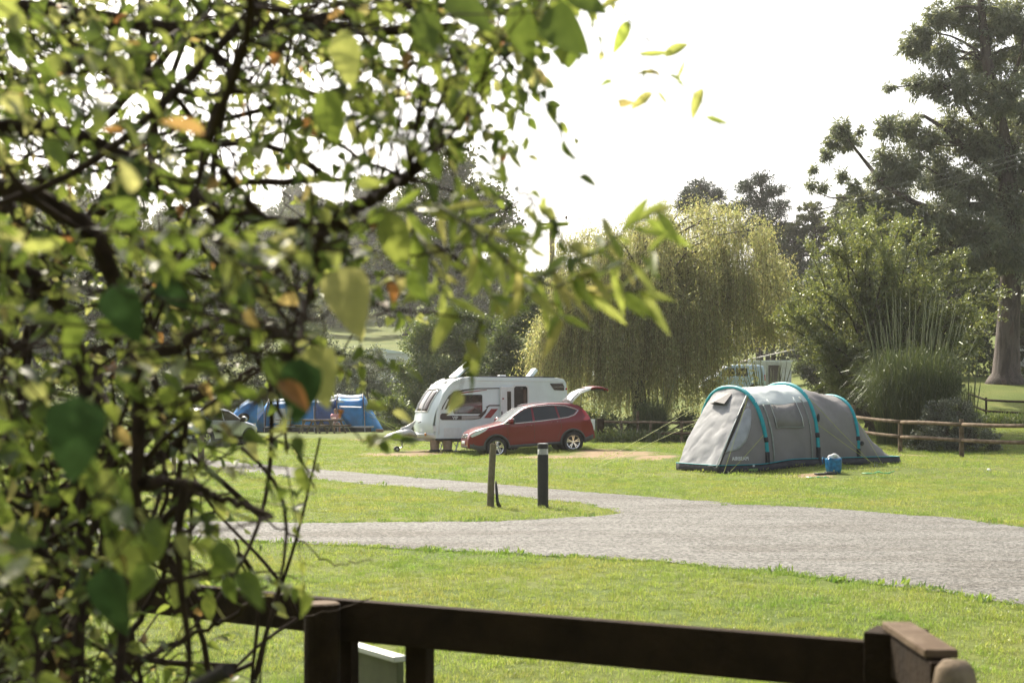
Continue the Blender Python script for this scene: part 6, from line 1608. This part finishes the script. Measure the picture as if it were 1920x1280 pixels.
        for i in range(nl):
            t = (i + .5) / nl; pp = np.array([np.interp(t, k[:, 0], path[:, c_]) for c_ in range(3)])
            s = 1 if i % 2 else -1; out = nrm(np.cross(d0, [0, 0, 1]) * s + d0 * .6 + rng.normal(size=3) * .45 + np.array([0, 0, -.35]))
            pos.append(pp); ax.append(out); up.append(nrm(np.array([rng.normal() * .5, rng.normal() * .5, 1.0]) + rng.normal(size=3) * .5))
            Ls.append(rng.uniform(.024, .050) * (1.2 if big else 1))
    tw.build('twigs', TW, root, fix=False, kind='stuff')
    tw = bpy.data.objects['twigs']
    for v in (): pass
    me = tw.data; co = np.empty(len(me.vertices) * 3, np.float32); me.vertices.foreach_get('co', co); co = co.reshape(-1, 3) - np.array(base, np.float32); me.vertices.foreach_set('co', co.ravel()); me.update()
    # the distinct large leaves of the photograph: centre px, length px, direction deg, distance, kind, colour key
    F_ = [((655, 565), 140, -72, 1.5, 1, .72), ((598, 705), 125, -78, 1.45, 1, .80), ((545, 672), 66, -60, 1.5, 0, .78), ((560, 735), 130, -95, 1.35, 0, .10), ((742, 452), 115, -75, 1.6, 0, .55), ((235, 590), 120, -70, 1.35, 1, .0), ((330, 550), 90, -50, 1.5, 0, .02),
          ((140, 825), 170, -95, 1.15, 1, .02), ((212, 1130), 140, -80, 1.35, 0, .05), ((235, 1040), 120, -60, 1.5, 2, .2), ((215, 930), 120, -55, 1.5, 2, .15), ((335, 1112), 62, -110, 2.2, 1, .78), ((432, 1105), 56, -75, 2.2, 0, .75), ((392, 1138), 52, -85, 2.2, 0, .3),
          ((398, 1070), 30, 60, 2.2, 0, .4), ((290, 1025), 80, 50, 1.7, 0, .75), ((650, 110), 110, -80, 1.5, 0, .20), ((1060, 60), 120, -50, 1.6, 1, .12), ((1100, 5), 90, -20, 1.6, 0, .2), ((980, 60), 110, -75, 1.7, 0, .2), ((430, 480), 90, -120, 1.7, 1, .5), ((620, 220), 110, -80, 1.5, 0, .35),
          ((270, 660), 70, -80, 1.8, 0, .3), ((500, 560), 70, -60, 1.9, 0, .5), ((620, 480), 90, -140, 1.6, 0, .78), ((950, 170), 46, -85, 2.0, 0, .6), ((972, 172), 40, -80, 2.0, 0, .62), ((900, 130), 90, -100, 1.9, 0, .35), ((800, 60), 90, -70, 1.6, 1, .2), ((850, 190), 100, -70, 1.9, 0, .3), ((880, 20), 110, -30, 1.7, 1, .15)]
    FEAT = []
    for (cx, cy), lp, ang, D, kind, col in F_:
        D *= 1.4
        L = lp / F * D; a = R(ang); v = np.array([math.cos(a), rng.normal() * .15, math.sin(a)]); v = nrm(v)
        tip0 = np.array(px(cx, cy, D)) - v * L / 2
        nv = nrm(np.array([rng.normal() * .25, -1, rng.normal() * .25 + .2])); FEAT.append((tip0, v, nv, L, kind if col >= .12 else 3))
        if np.min(np.linalg.norm(S - tip0, axis=1)) < 1.2:
            q = S[np.argmin(np.linalg.norm(S - tip0, axis=1))]; MB().tube(np.array(curve_pts(q, tip0, 6, .08, rng)) - np.array(base), [.0028, .0024, .002, .0017, .0014, .001], 5).build('leaf_stalk', TW, root, smooth=True, fix=False)
    pos = np.array(pos); ax = np.array(ax); up = np.array(up); Ls = np.array(Ls)
    # the 300 that show largest are parts, the rest one mass
    inv = (Ls / pos[:, 1]); X = pos[:, 0] / pos[:, 1] * F + CX; Y = HOR - (pos[:, 2] - CAMH) / pos[:, 1] * F
    vis = (X > 0) & (X < 1920) & (Y > 0) & (Y < 1280)
    order = np.argsort(-inv * vis)[:300 - len(FEAT)]
    sel = np.zeros(len(pos), bool); sel[order] = True
    for i in order: FEAT.append((pos[i], ax[i], up[i], Ls[i], int(rng.integers(0, 3))))
    for p_, a_, u_, L, kind in FEAT:
        a_ = nrm(a_); sd = nrm(np.cross(u_, a_)); u2 = np.cross(a_, sd)
        o_ = bpy.data.objects.new('leaf', LEAFM[kind]); COL.objects.link(o_); o_.parent = root
        o_.matrix_basis = Matrix(((a_[0] * L, sd[0] * L, u2[0] * L, p_[0] - base.x), (a_[1] * L, sd[1] * L, u2[1] * L, p_[1] - base.y), (a_[2] * L, sd[2] * L, u2[2] * L, p_[2] - base.z), (0, 0, 0, 1)))
    kk = rng.integers(0, 3, len(pos))
    for q_, (fn, fo, cu) in enumerate(((oval, .35, .2), (heart, .6, .5), (lambda t: .2 * math.sin(math.pi * t ** .7) ** .8, .2, -.25))):
        m = (~sel) & (kk == q_)
        merged_leaves('leaves', pos[m] - np.array(base), ax[m], up[m], Ls[m], fn, fo, cu, FL_I, root, kind='stuff')
hedge()

def sprig(name, label, stems, ltype, Lr, every, seed, D0, base, wide=.6, droop=-.3, mat=WLF, rr=.002, cat='branch'):
    rng = np.random.default_rng(seed); base = Vector(base); root = thing(name, label, cat, base)
    TW = bpy.data.materials['dark_twig'] if rr > .003 else pmat('green_twig', (.10, .10, .04), .7)
    LF = []
    for pts, D, r in stems:
        D *= 1.25; r *= 1.2; n = 24; c = resample(pts, n); P = np.array([px(x, y, D + .05 * math.sin(i * .4 + seed)) for i, (x, y) in enumerate(c)])
        MB().tube(P - np.array(base), list(np.linspace(r, r * .35, n)), 6).build('stem', TW, root, smooth=True, fix=False)
        s = np.concatenate([[0], np.cumsum(np.linalg.norm(np.diff(P, axis=0), axis=1))]); k = 0; t = every * .5
        while t < s[-1]:
            pp = np.array([np.interp(t, s, P[:, c_]) for c_ in range(3)]); i = min(int(np.searchsorted(s, t)), n - 1); d = nrm(P[i] - P[i - 1]) if i > 0 else nrm(P[1] - P[0])
            sg = 1 if k % 2 else -1
            side = nrm(np.array([-d[2], 0, d[0]])) * sg
            out = nrm(d * .9 + side * wide * rng.uniform(.5, 1.2) + rng.normal(size=3) * .25 + np.array([0, 0, droop]))
            LF.append((pp, out, nrm(np.array([rng.normal() * .4, -1, .4 + rng.normal() * .4])), rng.uniform(*Lr))); t += every * rng.uniform(.6, 1.4); k += 1
    me_ = leaf_mesh('leaf', ltype, .3, .12, mat)
    for p_, a_, u_, L in LF[:300]:
        sd = nrm(np.cross(u_, a_)); u2 = np.cross(a_, sd)
        o_ = bpy.data.objects.new('leaf', me_); COL.objects.link(o_); o_.parent = root
        o_.matrix_basis = Matrix(((a_[0] * L, sd[0] * L, u2[0] * L, p_[0] - base.x), (a_[1] * L, sd[1] * L, u2[1] * L, p_[1] - base.y), (a_[2] * L, sd[2] * L, u2[2] * L, p_[2] - base.z), (0, 0, 0, 1)))
WLO = fg_leafmat('willow_leaf_single', [(.06, .10, .02), (.09, .14, .03), (.12, .16, .04), (.14, .15, .05)], [(.36, .46, .08), (.48, .56, .12), (.60, .64, .18), (.62, .54, .2)], False)
sprig('willow_branch', 'blurred bright willow branch reaching right in front of the willow tree',
      [([(700, 400), (820, 385), (890, 430), (960, 500), (1040, 540), (1130, 548), (1215, 545)], 1.9, .0035), ([(1000, 525), (1060, 500), (1120, 470), (1180, 425), (1235, 395)], 1.85, .0025), ([(880, 425), (940, 440), (990, 470), (1010, 420), (1020, 400)], 2.0, .002),
       ([(1040, 540), (1080, 520), (1140, 505), (1190, 480), (1230, 470)], 1.8, .002), ([(960, 500), (1000, 560), (1040, 580), (1060, 600)], 1.9, .002), ([(880, 430), (900, 500), (925, 560)], 1.9, .002), ([(760, 395), (800, 470), (830, 540), (860, 590)], 2.0, .002), ([(820, 385), (880, 350), (930, 310), (960, 280)], 2.0, .002)],
      narrow, (.055, .095), .021, 7, 1.9, (-.5, 1.95, 1.9), mat=WLO)
def hanging():
    D = 2.9; base = px(1130, -60, D); root = thing('hanging_twig', 'thin drooping twig with a few curled leaves against the white sky', 'branch', base)
    q = lambda x, y, d=0: px(x, y, D + d) - base; TW = bpy.data.materials['green_twig']
    for pts in ([(1130, -60), (1160, -10), (1185, 50), (1205, 110), (1240, 150), (1290, 160), (1330, 205), (1350, 236)], [(1185, 40), (1215, 75), (1262, 98)], [(1240, 150), (1225, 175), (1210, 195)], [(1290, 160), (1303, 185)]):
        MB().tube(resample([tuple(q(*p_)) for p_ in pts], 14), [.0011] * 14, 5).build('stem', TW, root, smooth=True, fix=False)
    ME = [leaf_mesh('leaf', lambda t: .19 * math.sin(math.pi * t ** .8) ** .8, .5, .35, WLO), leaf_mesh('leaf', lambda t: .12 * math.sin(math.pi * t ** .8) ** .8, .6, -.3, WLO)]
    rng = np.random.default_rng(9)
    for (x, y, lp, ang, k) in ((1178, 38, 66, -112, 0), (1196, 102, 62, -4, 1), (1246, 108, 60, 38, 0), (1240, 142, 50, 165, 0), (1252, 140, 44, -25, 0), (1270, 150, 40, 60, 1), (1222, 172, 50, -140, 0), (1232, 170, 36, -60, 1), (1318, 165, 60, -115, 0), (1322, 218, 50, -28, 1), (1207, 128, 24, -85, 1), (1128, 20, 60, 40, 0), (1085, 5, 50, -30, 0)):
        a = R(ang); v = nrm(np.array([math.cos(a), rng.normal() * .2, math.sin(a)])); u_ = nrm(np.array([rng.normal() * .3, -1, .5 + rng.normal() * .4])); sd = nrm(np.cross(u_, v)); u2 = np.cross(v, sd); L = lp / F * D; p_ = q(x, y)
        o_ = bpy.data.objects.new('leaf', ME[k]); COL.objects.link(o_); o_.parent = root
        o_.matrix_basis = Matrix(((v[0] * L, sd[0] * L, u2[0] * L, p_[0]), (v[1] * L, sd[1] * L, u2[1] * L, p_[1]), (v[2] * L, sd[2] * L, u2[2] * L, p_[2]), (0, 0, 0, 1)))
hanging()
sprig('drooping_sprig', 'leafy sprig drooping from the top edge over the skyline oak',
      [([(760, 60), (860, 90), (900, 130), (960, 165)], 2.3, .0018), ([(900, 40), (960, 90), (1000, 120), (1010, 160)], 2.2, .0016), ([(820, 120), (860, 200), (900, 240), (870, 250)], 2.3, .0016), ([(960, 20), (1040, 50), (1070, 90), (1080, 110)], 2.0, .0018), ([(760, 160), (800, 220), (850, 260), (840, 300)], 2.3, .0018), ([(880, 200), (930, 260), (950, 290)], 2.3, .0012), ([(700, 0), (860, 10), (1000, 0), (1110, -5)], 2.1, .003)],
      lambda t: .26 * math.sin(math.pi * t ** .8) ** .8, (.03, .055), .02, 11, 2.2, (-.2, 2.2, 2.3), wide=.8, mat=FL_O)
# hanging dead clover stalks in front of the lawn: thin vertical stems
rng_ = np.random.default_rng(5)
# cut branch end near the bottom left
a_ = px(300, 1330, 2.3); b_ = px(428, 1254, 2.2)
o = MB().tube([Vector((0, 0, 0)), (b_ - a_) * .5, b_ - a_], [.014, .013, .0125], 10).build('cut_branch', BARK_D, None, smooth=False, label='sawn off branch stub pointing right at the bottom left', category='branch'); o.location = a_
# ================================================================== AIR
def haze():
    m, nt, out = newmat('haze'); v = N(nt, 'ShaderNodeVolumePrincipled'); v.inputs['Color'].default_value = (.95, .95, .93, 1)
    v.inputs['Density'].default_value = .00026; v.inputs['Anisotropy'].default_value = .45; nt.links.new(v.outputs[0], out.inputs['Volume'])
    MB().box((0, 1170, 30), (2900, 2470, 72)).build('haze', m, None, kind='stuff', label='pale thin haze in the air over the valley')
haze()
